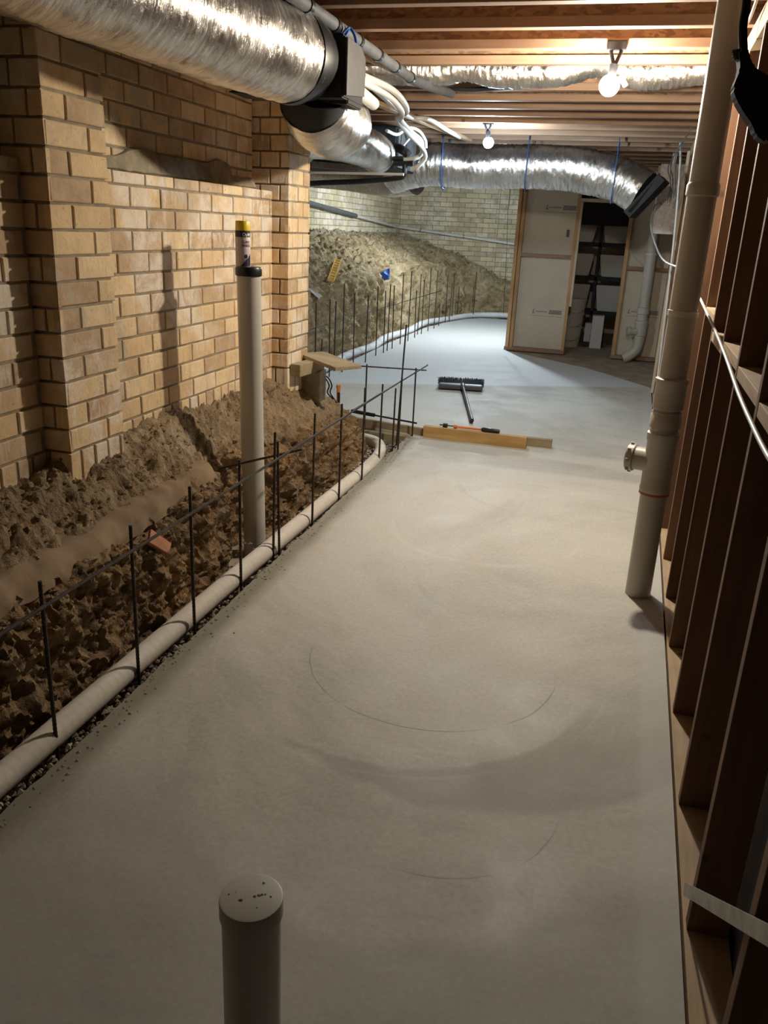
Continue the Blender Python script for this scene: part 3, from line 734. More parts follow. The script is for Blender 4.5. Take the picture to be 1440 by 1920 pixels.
far = [(48, 570, 1205), (95, 880, 1232), (168, 545, 1200), (207, 560, 1150), (275, 412, 1160), (370, 495, 1120), (472, 515, 1078), (560, 435, 1022), (625, 475, 998),
       (655, 418, 980), (698, 428, 962), (765, 332, 925), (830, 307, 898), (888, 470, 870), (912, 332, 842), (945, 380, 838), (1000, 286, 815), (1050, 305, 792), (1092, 590, 770),
       (1145, 328, 742), (1180, 410, 728), (1202, 328, 720), (1245, 440, 700), (1380, 315, 700)]
for i, (cx_, ct, cb) in enumerate(far):
    px = 580+cx_/4.5; py = 440+cb/4.5; ty = 440+ct/4.5; p = onz(px, py, 0)
    if p.y > 15.4: p.y = 15.4
    h = top_z(p, ty); bm = bmesh.new(); rebar(bm, (p.x, p.y, -.06), (p.x+.01*math.sin(i*2.3), p.y, h), .007, False, 6)
    tag(link('rebar', bm, M['steel'], smooth=True), 'thin upright reinforcing bar before the far clay bank, %s from the brick pier' % ORD[i], 'rebar', 'upright bars before the far bank')
hbar('long horizontal reinforcing bar tied along the far row of uprights', (-2.86, 6.5, .50), (-2.87, 14.2, .50))

# ------------------------------------------------------------------ slotted drain pipes
def corr(i, t, p): return 1+.02*math.sin(i*PI)
pts = resample(spline([(-1.47, -.8, .005), (-1.47, .8, .005), (-1.462, 1.8, .008), (-1.468, 2.3, .0), (-1.455, 3.0, .006), (-1.445, 3.8, 0), (-1.425, 4.5, .004), (-1.415, 5.0, .0), (-1.44, 5.35, 0), (-1.53, 5.62, -.005), (-1.70, 5.78, -.02), (-1.95, 5.93, -.05)], 20), .012)
t = T(pts, .041, M['agi'], 'drain_pipe', seg=28, rf=lambda i, t, p: 1+.012*math.sin(i*PI/1.5)+.03*noise.noise(p*5)); tag(t, 'white fabric-sleeved drain pipe lying along the near slab edge', 'drain pipe')
bm = bmesh.new(); bm.free()
pts = resample(spline([(-2.2, 6.12, -.02), (-2.6, 6.4, .0), (-2.88, 7.2, 0.01), (-2.90, 8.2, .02), (-2.98, 9.4, .02), (-2.93, 10.3, .02), (-2.99, 11.2, .03), (-2.93, 12.2, .02), (-2.92, 13.3, .04), (-2.76, 14.3, .02), (-2.5, 15.1, .03), (-2.2, 15.42, .04), (-1.7, 15.48, .05), (-1.0, 15.45, .03)], 20), .02)
t = T(pts, .05, M['agi_far'], 'drain_pipe', seg=18, rf=lambda i, t, p: 1+.02*math.sin(i*PI/1.5)+.05*noise.noise(p*4)); tag(t, 'white fabric-sleeved drain pipe curving at the foot of the far bank', 'drain pipe')

# ------------------------------------------------------------------ timber forms, broom, tools
t = tag(beam((-1.262, 5.965, .043), (-.478, 5.935, .043), .055, .086, M['form'], 'form_board', bev=.003), 'golden timber block lying across the slab at the pour joint', 'timber')
o = tag(beam((-1.262, 6.035, .030), (-.30, 6.045, .030), .05, .062, M['form_old'], 'form_board', bev=.003), 'grey weathered timber batten poking out behind the golden timber', 'timber')
o = tag(beam((-2.05, 6.16, .018), (-1.27, 5.99, .018), .035, .075, M['form_old'], 'form_board', bev=.004), 'grey weathered form board over the trench end, upper of two', 'timber')
o = tag(beam((-1.95, 6.02, -.055), (-1.29, 5.925, -.045), .05, .085, M['form_old'], 'form_board', bev=.005), 'muddy form board at the trench end, lower of two', 'timber')
# black bar
a, b = Vector((-1.93, 6.25, .072)), Vector((-1.33, 5.995, .088))
t = thing('pinch_bar', 'black pinch bar with a thick grip lying on the form boards', 'crowbar', a)
T([a.lerp(b, .36), b], .007, M['steel'], 'bar', t, 10); T([a, a.lerp(b, .36)], .015, M['black_matte'], 'grip', t, 14)
# broom
hc = Vector((-1.36, 8.06, 0)); ax = Vector((.985, .17, 0)).normalized(); py_ = Vector((-ax.y, ax.x, 0))
t = thing('push_broom', 'black push broom lying on the slab, head away from the camera', 'broom', hc)
m4 = Matrix((ax, py_, Vector((0, 0, 1)))).transposed().to_4x4(); m4.translation = hc
bm = bmesh.new(); vs = box(bm, (-.215, -.13, .012), (.215, -.045, .062), .012, mat4=m4); link('broom_block', bm, M['broom'], t)
bm = bmesh.new(); rng = random.Random(4)
for k in range(1500):
    u = rng.uniform(-.205, .205); z = rng.uniform(.020, .062); s = u/.205
    p = m4 @ Vector((u, -.05, z)); q = m4 @ Vector((u*1.13+rng.gauss(0, .003), .070+rng.gauss(0, .004)-.02*abs(s)**6, (z-.02)*2.0+.016+rng.gauss(0, .003)))
    tube(bm, [p, q], .0028, 3, False)
link('bristles', bm, M['bristle'], t)
hd = (Vector((-.985, 6.53, .022)) - (m4 @ Vector((.02, -.12, .05)))); h0 = m4 @ Vector((.02, -.10, .055))
s = T([h0, h0+hd*.07], [.024, .018], M['broom'], 'handle_socket', t, 16)
T([h0+hd*.05, h0+hd*.93], .0135, M['broom'], 'handle', t, 14); T([h0+hd*.92, h0+hd], .0165, M['black'], 'end_grip', t, 14)
# orange tool on the timber
def P_(x, y, z): return onz(x, y, z)
a, b = onz(820, 801, .100), onz(934, 814, .100); a.y, b.y = 5.972, 5.955; a.z = b.z = .101
t = thing('hand_tool', 'orange shafted hand tool with black grip resting on the golden timber', 'tool', a)
L_ = lambda s: a.lerp(b, s)
T([L_(0), L_(.26)], .005, M['black'], 'tip_rod', t, 8); T([L_(.06), L_(.13)], .016, M['black'], 'tip_knob', t, 10)
T([L_(.24), L_(.29)], .014, M['orange'], 'orange_collar', t, 10); T([L_(.28), L_(.72)], .009, M['orange'], 'orange_shaft', t, 10)
T([L_(.70), L_(.74), L_(.9), L_(.97), L_(1)], [.012, .019, .018, .015, .012], M['black'], 'grip', t, 12)
# orange stake behind the bank
p = Vector((-2.12, 6.5, 0))
p = onz(634, 757, .0); p = Vector((p.x*.97, p.y*.97, -.02))
t = thing('orange_stake', 'orange and black stake standing in the trench end by the bank', 'stake', p)
zt = top_z(p, 722); T([p, (p.x, p.y, zt-.02)], .016, M['orange'], 'stake_shaft', t, 10)
T([(p.x+.008, p.y-.010, .06), (p.x+.006, p.y-.010, zt-.06)], .012, M['black'], 'black_grip', t, 8); T([(p.x, p.y, zt-.025), (p.x, p.y, zt)], .021, M['orange'], 'stake_head', t, 10)

# plank, blocks at the pier foot
o = tag(beam((-1.83, 4.99, .705), (-1.50, 4.76, .675), .20, .022, M['form_old'], 'plank', bev=.003), 'short weathered plank balanced on blocks at the foot of the brick pier', 'plank')
o = tag(beam((-1.80, 4.64, .652), (-1.76, 4.97, .652), .07, .075, M['form_old'], 'timber_offcut', bev=.006), 'rough timber offcut under the plank beside the pier', 'timber')
o = tag(B((-1.86, 4.86, .42), (-1.72, 4.99, .617), M['render'], 'concrete_block', bev=.01), 'small grey concrete block on the bank under the timber offcut', 'concrete block')
bm = bmesh.new()
for k, dx in enumerate((0, .025)):
    tube(bm, spline([ony(590+dx*200, 705, 5.15), ony(606+dx*260, 706, 5.2), ony(617+dx*200, 722, 5.25), ony(614+dx*200, 736, 5.3), ony(624+dx*100, 748, 5.35), ony(634, 760, 5.4)], 8), .005, 8)
tag(link('black_cable', bm, M['black'], smooth=True), 'looped black cables hanging down the bank end under the plank', 'cable')
# terracotta shard
bm = bmesh.new(); box(bm, (-.05, -.035, -.008), (.05, .035, .008), .004); bmesh.ops.transform(bm, matrix=Matrix.Translation(lay(292, 1021)+Vector((.015, 0, .01))) @ Matrix.Rotation(.9, 4, 'Y') @ Matrix.Rotation(.6, 4, 'Z'), verts=bm.verts)
for v in bm.verts:
    if v.co.y > onx(292, 1021, -1.60).y: v.co.z -= .008
tag(link('terracotta_shard', bm, M['terracotta']), 'broken terracotta brick piece stuck in the near bank', 'brick')

# ------------------------------------------------------------------ foil ducts
def duct(pts, r, label, parts=None, pitch=.030, seed=0, amp=.030, name='foil_duct', seg=64, step=.009, straps=()):
    P = resample(spline(pts, 24), step); off = Vector((seed*7.3, seed*3.1, 0))
    per = pitch/step
    def rf(i, t, p):
        rib = math.sin(2*PI*i/per + t)*.35
        w = noise.noise(Vector((i*step*48, math.cos(t)*3.2, math.sin(t)*3.2))+off)
        w2 = noise.noise(Vector((i*step*11, math.cos(t)*2.5, math.sin(t)*2.5))+off*2)
        f = 1+amp*(.28*rib+.75*w+.5*w2)
        f += .02*noise.noise(p*3+off)
        return f
    root = thing(name, label, 'duct', pts[0])
    o = T(P, r, M['foil'], 'foil_sleeve', root, seg, rf=rf)
    return root
da = duct([(-1.78, 1.0, 2.16), (-1.67, 1.75, 2.155), (-1.58, 2.35, 2.15), (-1.49, 2.9, 2.14), (-1.43, 3.2, 2.135), (-1.385, 3.49, 2.135)], .178, 'large silver foil duct running overhead along the brick wall', seed=1)
# black fitting
t = thing('duct_fitting', 'black plastic duct branch fitting at the end of the large foil duct', 'duct fitting', (-1.3, 3.85, 2.1))
T([(-1.392, 3.45, 2.135), (-1.385, 3.50, 2.137), (-1.375, 3.55, 2.14), (-1.37, 3.62, 2.14)], [.182, .182, .166, .155], M['black'], 'inlet_collar', t, 48)
prism([(3.60, 2.0), (3.88, 2.0), (3.88, 2.20), (3.84, 2.235), (3.60, 2.235)], 0, -1.56, -1.195, M['black_matte'], 'fitting_body', t, .006)
prism([(3.61, 2.01), (3.87, 2.04), (3.87, 2.19), (3.80, 2.225), (3.61, 2.225)], 0, -1.195, -1.183, M['side_plate'], 'side_plate', t, .002)
bm = bmesh.new(); tube(bm, [(-1.37, 3.76, 2.07), (-1.39, 3.79, 2.035), (-1.42, 3.83, 2.005)], [.15, .150, .150], 40); link('outlet_collar', bm, M['black_matte'], t, True)
prism([(-1.76, 2.03), (-1.20, 1.985), (-1.19, 2.08), (-1.5, 2.10)], 1, 3.68, 3.88, M['black_matte'], 'lower_flange', t, .005)
duct([(-1.40, 3.80, 2.025), (-1.42, 3.93, 1.98), (-1.45, 4.15, 1.965), (-1.53, 4.5, 1.99), (-1.60, 4.85, 2.04), (-1.85, 5.45, 2.10)], .156, 'silver foil duct bending back from under the black fitting', seed=2)
duct([(-2.75, 5.3, 2.06), (-2.42, 5.9, 2.08), (-2.20, 6.5, 2.11), (-2.10, 7.0, 2.10), (-2.08, 7.25, 2.07)], .150, 'silver foil duct beyond the brick pier, next to the white pipes', seed=3)
duct([(-3.3, 6.2, 2.02), (-2.9, 6.8, 2.06), (-2.75, 7.3, 2.10)], .11, 'smaller silver foil duct low behind the brick pier', seed=4)
duct([(-3.6, 9.0, 2.03), (-3.0, 9.1, 2.0), (-2.5, 9.0, 1.95), (-2.1, 8.8, 1.97)], .15, 'silver foil duct below the white rail, far left', seed=5)
big = duct([(-2.35, 8.75, 2.02), (-1.95, 8.62, 2.10), (-1.5, 8.6, 2.09), (-1.0, 8.62, 2.105), (-.6, 8.6, 2.10), (-.3, 8.58, 2.06), (-.05, 8.55, 2.0), (.14, 8.5, 1.90)], .20, 'long silver foil duct slung across the corridor below the joists', seed=6, amp=.05, pitch=.04, seg=72)
t = thing('duct_outlet', 'black plastic box on the right end of the cross duct', 'duct fitting', (.2, 8.5, 1.9))
beam((.130, 8.50, 1.905), (.15, 8.50, 1.89), .41, .40, M['black_matte'], 'rim', t); beam((.15, 8.50, 1.89), (.21, 8.49, 1.84), .38, .42, M['black_matte'], 'outlet_box', t)
duct([(-1.75, 5.24, 2.40), (-1.2, 5.24, 2.375), (-.98, 5.24, 2.40), (-.8, 5.23, 2.37), (-.45, 5.22, 2.375), (-.25, 5.22, 2.42), (0, 5.22, 2.36), (.4, 5.22, 2.39), (.9, 5.22, 2.40)], .085, 'thin silver foil duct lying between two ceiling joists', seed=8, amp=.12, seg=40)
T([(-1.15, 5.5, 2.315), (-.98, 5.45, 2.305), (-.8, 5.42, 2.312), (-.62, 5.4, 2.325)], [.03, .045, .04, .005], M['black_matte'], 'membrane_flap', None, 12, flat=.3)
tag(bpy.data.objects['membrane_flap'], 'dark torn membrane flap hanging under the joists by the grey pipe end', 'membrane')
# blue hanging straps for the cross duct
for i, (x, y) in enumerate(((-1.77, 8.61), (-.95, 8.61), (-.13, 8.57))):
    zc = (2.09, 2.10, 2.02)[i]; rr = .212
    bm = bmesh.new(); P = [Vector((x, y-.17, 2.40))]
    for k in range(13):
        a = PI*k/12; P.append(Vector((x-.01*math.sin(a), y-rr*math.cos(a), zc-rr*math.sin(a))))
    P.append(Vector((x, y+.17, 2.40)))
    tube(bm, P, .013, 6, flat=.35)
    tag(link('blue_strap', bm, M['blue'], smooth=True), 'blue hanging strap round the cross duct, %s from the left' % ORD[i], 'strap', 'straps of the cross duct')
bm = bmesh.new(); q = Vector((-1.25, 3.74, 2.235)); rng = random.Random(8)
for k in range(7):
    e = q+Vector((rng.uniform(-.05, .10), rng.uniform(-.05, .12), rng.uniform(.0, .05))); mdp = q.lerp(e, .5)+Vector((rng.uniform(-.03, .03), 0, .04))
    tube(bm, spline([q, mdp, e, e+Vector((.01, 0, -.05))], 6), .006, 6)
tag(link('blue_tie', bm, M['blue'], smooth=True), 'knotted blue tie on top of the black duct fitting', 'tie')
bm = bmesh.new(); tube(bm, spline([onx(100, -30, -1.55), onx(112, 10, -1.53), onx(119, 36, -1.54)], 6), .009, 6, flat=.4)
tag(link('blue_tie', bm, M['blue'], smooth=True), 'blue tie hanging beside the large foil duct in the top left corner', 'tie')

# ------------------------------------------------------------------ pipes under the joists
t = thing('grey_conduit', 'grey insulated pipe strapped under the joists with black bands', 'pipe', (-1.24, 3, 2.27))
P = [Vector((-1.30, 2.2, 2.285)), Vector((-1.24, 5.0, 2.285))]
T([P[0], P[1], Vector((-1.20, 5.25, 2.29)), Vector((-1.12, 5.5, 2.29))], .026, M['greypipe'], 'pipe_sleeve', t, 16)
for k in range(9):
    c = P[0].lerp(P[1], .09+.11*k); T([c-Vector((0, .016, 0)), c+Vector((0, .016, 0))], .0300, M['black'], 'band', t, 16)
o = tag(T([(-1.46, 1.8, 2.318), (-1.44, 3.9, 2.318), (-1.38, 4.6, 2.315), (-1.30, 5.2, 2.315), (-1.24, 5.5, 2.315)], .012, plain('brown_pipe', (.36, .27, .19), .6), 'copper_pipe', None, 10), 'thin brownish pipe running beside the grey pipe under the joists', 'pipe')
o = tag(beam((-1.85, 5.2, 2.305), (-1.50, 8.35, 2.305), .05, .03, M['pine_y'], 'timber_batten', bev=.002), 'pale timber batten fixed under the joists by the white pipes', 'batten')
o = tag(T([(-1.33, 3.95, 2.14), (-1.40, 4.75, 2.13)], .032, M['pvc_white'], 'white_stub_pipe', None, 24), 'fat white pipe stub poking out past the black fitting', 'pipe')
lbl = ('white lagged pipe curving from the fitting, upper of the pair', 'white lagged pipe curving from the fitting, lower of the pair', 'white pipe running on along the timber batten', 'thin white pipe looping behind the two lagged pipes', 'short white pipe into the black connector')
def pp(lst): return spline([Vector(p) for p in lst], 10)
sets = [
    [onz(680, 142, 2.24), onz(730, 165, 2.24), onz(755, 188, 2.22), ony(762, 210, 5.7), ony(745, 222, 6.1), ony(765, 250, 6.6), ony(790, 275, 7.0), ony(797, 295, 7.1), ony(783, 312, 7.1), ony(770, 318, 7.1)],
    [onz(676, 152, 2.21), onz(725, 178, 2.21), onz(748, 200, 2.19), ony(755, 215, 5.8), ony(752, 226, 6.2), ony(772, 248, 6.7), ony(790, 265, 7.1), ony(790, 288, 7.2), ony(775, 298, 7.2), ony(758, 300, 7.2)],
    [onz(700, 165, 2.25), onz(735, 195, 2.25), onz(770, 220, 2.26), onz(805, 224, 2.27), onz(840, 245, 2.285), onz(862, 258, 2.29)],
    [ony(725, 245, 7.0), ony(745, 252, 7.2), ony(765, 240, 7.4), ony(785, 245, 7.5), ony(797, 262, 7.6), ony(799, 278, 7.6)],
    [ony(772, 255, 7.5), ony(755, 275, 7.5), ony(752, 285, 7.5)]]
for k, (pl, rr) in enumerate(zip(sets, (.018, .018, .016, .013, .010))):
    tag(T(pp(pl), rr, M['pvc_white'], 'white_pipe', None, 14), lbl[k], 'pipe')
# air handling unit beyond the pier
t = thing('air_handler', 'dark hung air handling unit with black pipe connections beyond the pier', 'air handling unit', (-2.5, 7.8, 2.1))
B((-3.4, 7.45, 1.98), (-1.98, 8.15, 2.32), M['black_matte'], 'casing', t, .01)
B((-1.975, 7.46, 1.99), (-1.955, 8.1, 2.30), M['greypipe'], 'end_panel', t, .004)
T(pp([ony(735, 275, 7.35), ony(748, 278, 7.35), ony(760, 285, 7.3), ony(766, 292, 7.3)]), .036, M['black'], 'inlet_pipe', t, 14)
T(pp([ony(736, 297, 7.2), ony(756, 297, 7.2)]), .018, M['black'], 'valve', t, 12)
T(pp([ony(738, 306, 7.2), ony(775, 306, 7.2)]), .024, M['black'], 'valve', t, 12)
t = thing('rail_frame', 'pale metal rails carrying the hung unit past the brick pier', 'rails', (-2.5, 7.4, 1.95))
beam(ony(560, 306, 7.35), ony(700, 318, 7.35), .03, .05, M['galv'], 'rail', t); beam(ony(560, 323, 7.15), ony(757, 327, 7.15), .025, .02, M['pvc_white'], 'rail', t)
o = tag(T(pp([ony(540, 347, 7.2), ony(600, 343, 7.2), ony(680, 340, 7.2), ony(745, 334, 7.2), ony(757, 328, 7.2), ony(759, 315, 7.2), ony(759, 306, 7.2)]), .022, M['black'], 'black_pipe', None, 14), 'black drain pipe running left under the rails with an upturned end', 'pipe')
# conduit on the far walls
t = thing('wall_conduit', 'thin pale pipe falling along the two far brick walls', 'pipe', (-4.1, 11, 1.7))
a = onx(588, 383, -4.10); b = onx(738, 424, -4.10); c = ony(742, 425, 16.14); d = ony(975, 459, 16.14)
T([a-(b-a)*.2, a.lerp(b, .45)], .035, M['greypipe'], 'grey_section', t, 12); T([a.lerp(b, .45), b, c], .024, M['pvc_white'], 'pipe_section', t, 12)
T([c, d], .024, M['pvc_white'], 'pipe_section', t, 12)
for s in (.2, .55): T([c.lerp(d, s), c.lerp(d, s+.012)], .034, M['galv'], 'saddle', t, 10)

# ------------------------------------------------------------------ lamps
def lamp(k, label):
    pos, r, col, wt = BULBS[k]; up = Vector((.12, .05, 1)).normalized() if k == 0 else Vector((-.12, -.02, 1)).normalized()
    t = thing('work_lamp', label, 'lamp', (pos.x, pos.y, ZJ))
    bm = bmesh.new(); bmesh.ops.create_uvsphere(bm, u_segments=32, v_segments=20, radius=r, matrix=Matrix.Translation(pos))
    link('bulb', bm, emit('bulb_glow', col, wt, r), t, True)
    s = pos+up*(r*.85); T([s, s+up*.012, s+up*.05], [.022, .019, .021], M['black'], 'socket', t, 20)
    e = s+up*.05; jy = (4.375, 7.212, 11.98)[k]
    T([e-Vector((0, 0, .01)), Vector((e.x-.022, jy+.03, ZJ-.02)), Vector((e.x-.024, jy+.03, ZJ+.01))], .009, M['black'], 'clamp_arm', t, 10)
    T([e-Vector((0, 0, .01)), Vector((e.x+.022, jy+.03, ZJ-.02)), Vector((e.x+.024, jy+.03, ZJ+.01))], .009, M['black'], 'clamp_arm', t, 10)
    B((e.x-.045, jy+.02, ZJ-.012), (e.x+.045, jy+.06, ZJ+.03), M['black'], 'clamp_jaw', t, .006)
    if k == 0:
        beam(pos+Vector((.045, -.01, .04)), pos+Vector((.075, -.01, -.005)), .002, .022, M['white_tab'], 'swing_tag', t)
    return t
lamp(0, 'lit clamp lamp on the joist nearest the camera'); lamp(1, 'lit clamp lamp before the cross duct, farther from the camera')
lamp(2, 'lit clamp lamp hidden beyond the cross duct')

# ------------------------------------------------------------------ storeroom partition at the far end
YP = 11.3
def bx2(x0, x1, z0, z1, y0, y1, mat, name, par, bev=.002): return B((x0, y0, z0), (x1, y1, z1), mat, name, par, bev)
t = thing('stud_partition', 'pine framed plasterboard partition with a doorway at the end of the room', 'partition', (-.4, YP, 0))
ztop = 2.328
for x0, x1, n_ in ((-1.325, -1.28, 'stud'), (-1.275, -1.232, 'stud'), (-.585, -.545, 'stud'), (.065, .11, 'stud'), (.62, .665, 'stud'), (1.2, 1.245, 'stud'), (1.8, 1.845, 'stud'), (2.4, 2.445, 'stud')):
    bx2(x0, x1, .045, ztop-.046, YP-.09 if x0 > -1.3 else YP-.12, YP, M['pine'], n_, t)
bx2(-1.34, -.54, 0, .045, YP-.10, YP, M['pine_x'], 'bottom_plate', t); bx2(.06, 2.48, 0, .045, YP-.09, YP, M['pine_x'], 'bottom_plate', t)
bx2(-1.34, 2.48, ztop-.045, ztop, YP-.09, YP, M['pine_x'], 'top_plate', t)
bx2(-.545, .065, 1.905, 1.945, YP-.09, YP+.01, M['pale_wood'], 'door_header', t)
bx2(-.545, -.515, .62, 1.90, YP-.085, YP+.01, M['pale_wood'], 'door_jamb', t)
bx2(-1.232, -.585, 1.215, 1.255, YP-.085, YP-.0, M['pine_x'], 'noggin', t); bx2(.11, .62, 1.12, 1.16, YP-.085, YP, M['pine_x'], 'noggin', t)
bx2(-1.33, -.55, .0, ztop, YP+.002, YP+.014, M['board'], 'plasterboard_sheet', t); bx2(.07, 2.49, .0, ztop, YP+.002, YP+.014, M['board'], 'plasterboard_sheet', t)
bx2(-.55, .07, 1.95, ztop, YP+.002, YP+.014, M['black_matte'], 'door_head_sheet', t)
# printed maker's marks on the boards
def mark(x, z, s=1):
    bm = bmesh.new(); y = YP-.0002
    def para(x0, z0, w_, h_, sl=.3):
        vs = [bm.verts.new(p) for p in ((x0, y, z0), (x0+w_, y, z0), (x0+w_+sl*h_, y, z0+h_), (x0+sl*h_, y, z0+h_))]; bm.faces.new(vs)
    para(x, z, .012, .055); para(x, z, .035, .010)
    for k in range(7): para(x+.045+k*.022, z+.018, .016, .014)
    para(x+.215, z, .012, .050); para(x+.225, z+.038, .16, .012); para(x+.225, z, .16, .014); para(x+.24, z+.018, .14, .014)
    for k in range(14): para(x-.02+k*.030, z-.035, .022, .006)
    bmesh.ops.recalc_face_normals(bm, faces=bm.faces)
    return link('printed_mark', bm, M['ink'], t)
mark(-1.02, .50); mark(-.98, 1.80); mark(.20, .58)
bx2(-.685, -.65, 1.475, 1.565, YP-.004, YP+.0015, M['black'], 'cable_hole', t, .001)
beam(ony(1171, 463, YP-.095), ony(1212, 505, YP-.095), .004, .025, M['galv'], 'brace_strap', t, up=(0, 1, .01))
# side wall of the storeroom (left end of the partition, running back)
o = B((-1.33, YP+.02, 0), (-1.24, 14.2, 2.328), M['board'], 'wall_inner', bev=0); struct(o); o['label'] = 'side wall of the storeroom'
o = B((-1.24, 14.2, 0), (2.5, 14.3, 2.328), M['board'], 'wall_inner', bev=0); struct(o); o['label'] = 'rear wall of the storeroom'
# shelving inside
t = thing('shelf_unit', 'black shelving rack seen through the doorway', 'shelf', (-.3, 12.75, 0))
for x in (-.92, -.30, .36):
    for y in (12.55, 12.95): B((x, y, -.01), (x+.04, y+.03, 1.95), M['black_matte'], 'post', t)
for z in (.42, .90, 1.36): B((-.92, 12.55, z), (.40, 12.98, z+.06), M['black_matte'], 'shelf_board', t)
B((-.92, 12.54, 1.66), (.40, 12.98, 1.95), M['black_matte'], 'top_cabinet', t)
k = 0; words = ['top', 'middle', 'lower']; 
for zi, z in enumerate((1.42, .96, .48)):
    for xi, x in enumerate((-.86, -.26)):
        x0, x1 = x, x+.26*2
        tt = prism([(x0+.05, z+.001), (x1-.05, z+.001), (x1, z+(.225, .30, .36)[zi]), (x0, z+(.225, .30, .36)[zi])], 1, 12.58, 12.92, M['tub'], 'storage_tub', None, .01)
        tag(tt, 'pale storage tub on the %s rack shelf, %s one' % (words[zi], ('left', 'right')[xi]), 'storage tub', 'storage tubs on the rack')
def bucket(x, y, z, lab):
    tt = thing('bucket', lab, 'bucket', (x, y, z)); lathe([(.115, z), (.118, z+.004), (.138, z+.26), (.146, z+.265), (.146, z+.29), (.138, z+.295)], x, y, M['bucket'], 'bucket_body', tt, 28)
    T([Vector((x+.148*math.cos(a), y-.02-.148*abs(math.sin(a)), z+.22-.12*math.sin(a))) for a in [PI*k/12 for k in range(13)]], .003, M['galv'], 'wire_handle', tt, 6)
for k in range(3): bucket(-.52+.012*k, 12.2, -.012+.19*k, 'white bucket in the nested stack inside the doorway, %s from the floor' % ORD[k])
tag(B((-.245, 12.25, -.012), (-.085, 12.45, .44), M['bucket'], 'white_carton', bev=.004), 'tall white carton standing inside the doorway', 'carton')
tag(B((-.34, 12.30, .06), (-.25, 12.50, .32), M['tub'], 'grey_carton', bev=.004), 'small grey carton left of the white carton', 'carton')
tag(B((-.36, 12.28, -.012), (-.06, 12.52, .06), M['black_matte'], 'carton_tray', bev=.004), 'low black tray on the storeroom floor', 'tray')
bpy.data.objects['white_carton'].location.y -= .06
# ------------------------------------------------------------------ far waste pipe and box by the right wall
t = thing('waste_pipe', 'grey waste pipe with elbow foot in front of the far partition', 'pipe', (.38, 11.05, 0))
fx, fy = .385, 11.05
T(pp([(fx-.17, fy-.02, .035), (fx-.10, fy-.01, .075), (fx-.02, fy, .16), (fx, fy, .28), (fx, fy, .33)]), .066, M['pvc'], 'elbow', t, 20)
cyl(.30, 2.33, .066, M['pvc'], 'pipe_barrel', t, fx, fy, 24)
lathe([(.070, .33), (.078, .335), (.078, .47), (.083, .475), (.083, .52), (.07, .525)], fx, fy, M['pvc'], 'coupling', t, 24)
lathe([(.070, .60), (.078, .605), (.078, .68), (.07, .685)], fx, fy, M['pvc'], 'coupling', t, 24)
lathe([(.070, 1.31), (.075, 1.312), (.075, 1.335), (.07, 1.337)], fx, fy, M['pvc_white'], 'pipe_strap', t, 24)
T([(fx-.05, fy-.04, .385), (fx-.13, fy-.06, .385)], .045, M['pvc'], 'branch', t, 18); T([(fx-.125, fy-.06, .385), (fx-.165, fy-.07, .385)], .055, M['pvc'], 'screw_cap', t, 18)
t = thing('speckled_box', 'speckled grey board box high on the wall by the far end of the frame', 'box', (.42, 9.6, 1.9))
bx2(.30, .60, 1.555, 2.235, 9.5, 9.66, M['speck'], 'board_casing', t, .006)
bx2(.40, .44, 2.23, 2.57, 9.56, 9.60, M['galv'], 'hanger', t, .002)
bm = bmesh.new(); rng = random.Random(13)
for k in range(16):
    x, z, r = rng.uniform(.32, .50), rng.uniform(1.78, 2.12), rng.uniform(.006, .013)
    vs = [bm.verts.new((x+r*math.cos(2*PI*q/8), 9.498, z+r*.8*math.sin(2*PI*q/8))) for q in range(8)]; bm.faces.new(vs)
link('paint_spots', bm, M['yellow_tool'], t)
tag(T(pp([(xr(7)-.0, 7.0, 1.30), (.38, 7.6, 1.33), (.33, 8.3, 1.42), (.27, 9.0, 1.62), (.28, 9.3, 1.80), (.33, 9.45, 1.86)]), .008, M['pvc_white'], 'white_cable', None, 8), 'white cable looping from the speckled box to the frame wall', 'cable')
tag(T(pp([(.47, 7.6, .3), (.455, 7.7, 1.0), (.44, 7.9, 1.6), (.42, 8.2, 2.1), (.40, 8.4, 2.32)]), .010, M['pvc_white'], 'white_cable', None, 8), 'white cable rising up the far end of the frame wall', 'cable')
bm = bmesh.new(); rng = random.Random(31)
for k in range(5):
    y0 = 7.0+.35*k; tube(bm, pp([(.40, y0, 2.30), (.36+rng.uniform(-.03, .03), y0+.3, 2.15), (.38+rng.uniform(-.03, .03), y0+.6, 2.02), (.40, y0+.8, 1.85)]), .0035, 6)
tag(link('cable_bundle', bm, M['greypipe'], smooth=True), 'tangle of grey cables hanging at the top of the frame wall', 'cables')
# white cable drooping over the near studs
pts = [onx(1313, 560, .375), onx(1340, 618, .365), onx(1362, 672, .36), onx(1385, 738, .355), onx(1412, 800, .35), onx(1440, 855, .34), onx(1475, 905, .33)]
tag(T(pp(pts), .0055, M['pvc_white'], 'white_cable', None, 10), 'white cable drooping across the near studs on the right', 'cable')
tag(T(pp([onx(1392, 95, .36), onx(1398, 55, .36), onx(1412, 20, .36), onx(1425, -20, .36)]), .006, M['pvc_white'], 'white_cable', None, 10), 'white cable in the top right corner above the black connector', 'cable')
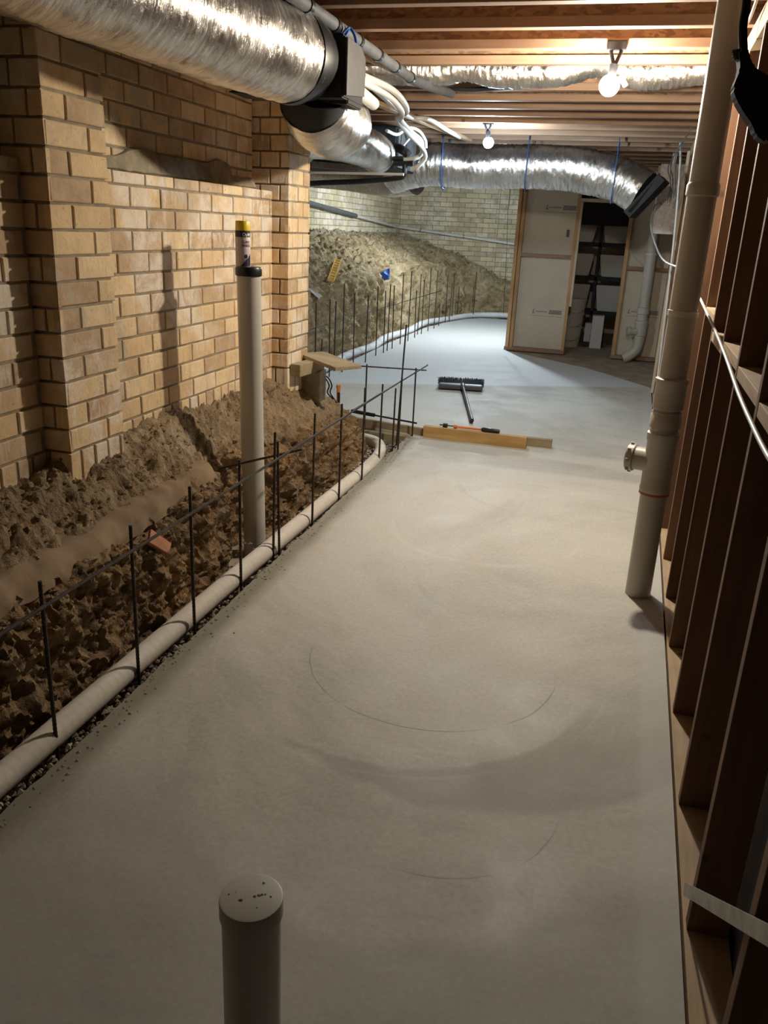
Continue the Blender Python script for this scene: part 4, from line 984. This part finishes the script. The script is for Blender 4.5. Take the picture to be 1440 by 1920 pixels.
# black connector in the top right
cr = [(170, 510), (245, 490), (275, 560), (300, 600), (312, 680), (410, 740), (500, 800), (560, 1000), (520, 1400), (440, 1440), (340, 1360), (312, 1260), (230, 1150), (150, 1010), (115, 900), (135, 840), (190, 720), (185, 600)]
t = thing('cable_connector', 'black rubber connector hanging on a thick black lead, top right corner', 'connector', (.2, 1.5, 1.7))
ol = []
for cx_, cy_ in cr:
    p = ony(1350+cx_/5.333, cy_/5.333, 1.5); ol.append((p.x, p.z))
prism(ol, 1, 1.48, 1.53, M['black_matte'], 'connector_body', t, .004)
T(pp([ony(1394, 100, 1.505), ony(1393, 50, 1.505), ony(1400, 0, 1.505), ony(1404, -120, 1.505), ony(1408, -330, 1.505)]), .0065, M['black'], 'lead', t, 12)
bm = bmesh.new()
for k in range(4):
    p = ony(1387+k, 97+k*5, 1.505); tube(bm, [p-Vector((0, 0, .0015)), p+Vector((0, 0, .0015))], .013, 12)
link('strain_relief', bm, M['black'], t)
# thin cable hanging before the end wall
t = thing('hanging_cable', 'thin white and black cable hanging from the ceiling left of the partition', 'cable', (-1.4, 11, 2.3))
T([ony(957, 345, 10.9), ony(955, 375, 10.9), ony(952, 395, 10.9)], .007, M['pvc_white'], 'white_end', t, 8)
T(pp([ony(952, 395, 10.9), ony(950, 470, 10.9), ony(944, 589, 10.9)]), .003, M['black'], 'black_wire', t, 6)
# things on the far bank
c = onx(620, 513, -3.55)
t = thing('yellow_level', 'yellow slotted spirit level leaning on the far bank', 'level', c)
a, b = lay(614, 534), lay(628, 495); a += Vector((.02, 0, .03)); b += Vector((.02, 0, .03))
d = (b-a); L = d.length; x_ = d.normalized(); y_ = Vector((.3, 1, 0)); y_ = (y_-x_*y_.dot(x_)).normalized(); z_ = x_.cross(y_)
m4 = Matrix((x_, y_, z_)).transposed().to_4x4(); m4.translation = a + z_*.0 + Vector((.02, 0, .02))
bm = bmesh.new(); wv = .042
box(bm, (0, -wv, -.012), (L, -wv+.012, .012), .002); box(bm, (0, wv-.012, -.012), (L, wv, .012), .002)
for k in range(9): box(bm, (k*(L-.03)/8, -wv, -.010), (k*(L-.03)/8+.03, wv, .010), .001)
bmesh.ops.transform(bm, matrix=m4, verts=bm.verts); link('level_body', bm, M['yellow_tool'], t)
bm = bmesh.new(); bmesh.ops.create_icosphere(bm, subdivisions=3, radius=.065, matrix=Matrix.Translation(lay(720, 519)+Vector((.03, 0, .04))))
for v in bm.verts:
    q = noise.noise_vector(v.co*17); v.co += q*.055
tag(link('blue_bag', bm, M['blue']), 'small crumpled blue plastic bag on the far bank', 'bag')
bm = bmesh.new(); c = lay(586, 553)+Vector((.03, 0, .06)); g = [[bm.verts.new(c+Vector((-.07+.035*i, -.07+.035*j, .008*math.sin(i*1.3+j)-.02*i))) for j in range(5)] for i in range(5)]
for i in range(4):
    for j in range(4): bm.faces.new((g[i][j], g[i+1][j], g[i+1][j+1], g[i][j+1]))
bmesh.ops.solidify(bm, geom=list(bm.faces), thickness=.002)
tag(link('paper_sheet', bm, M['paper']), 'white sheet of paper on the far bank beside the brick pier', 'paper')

for o in list(bpy.data.objects):
    if '_w' in o: del o['_w']
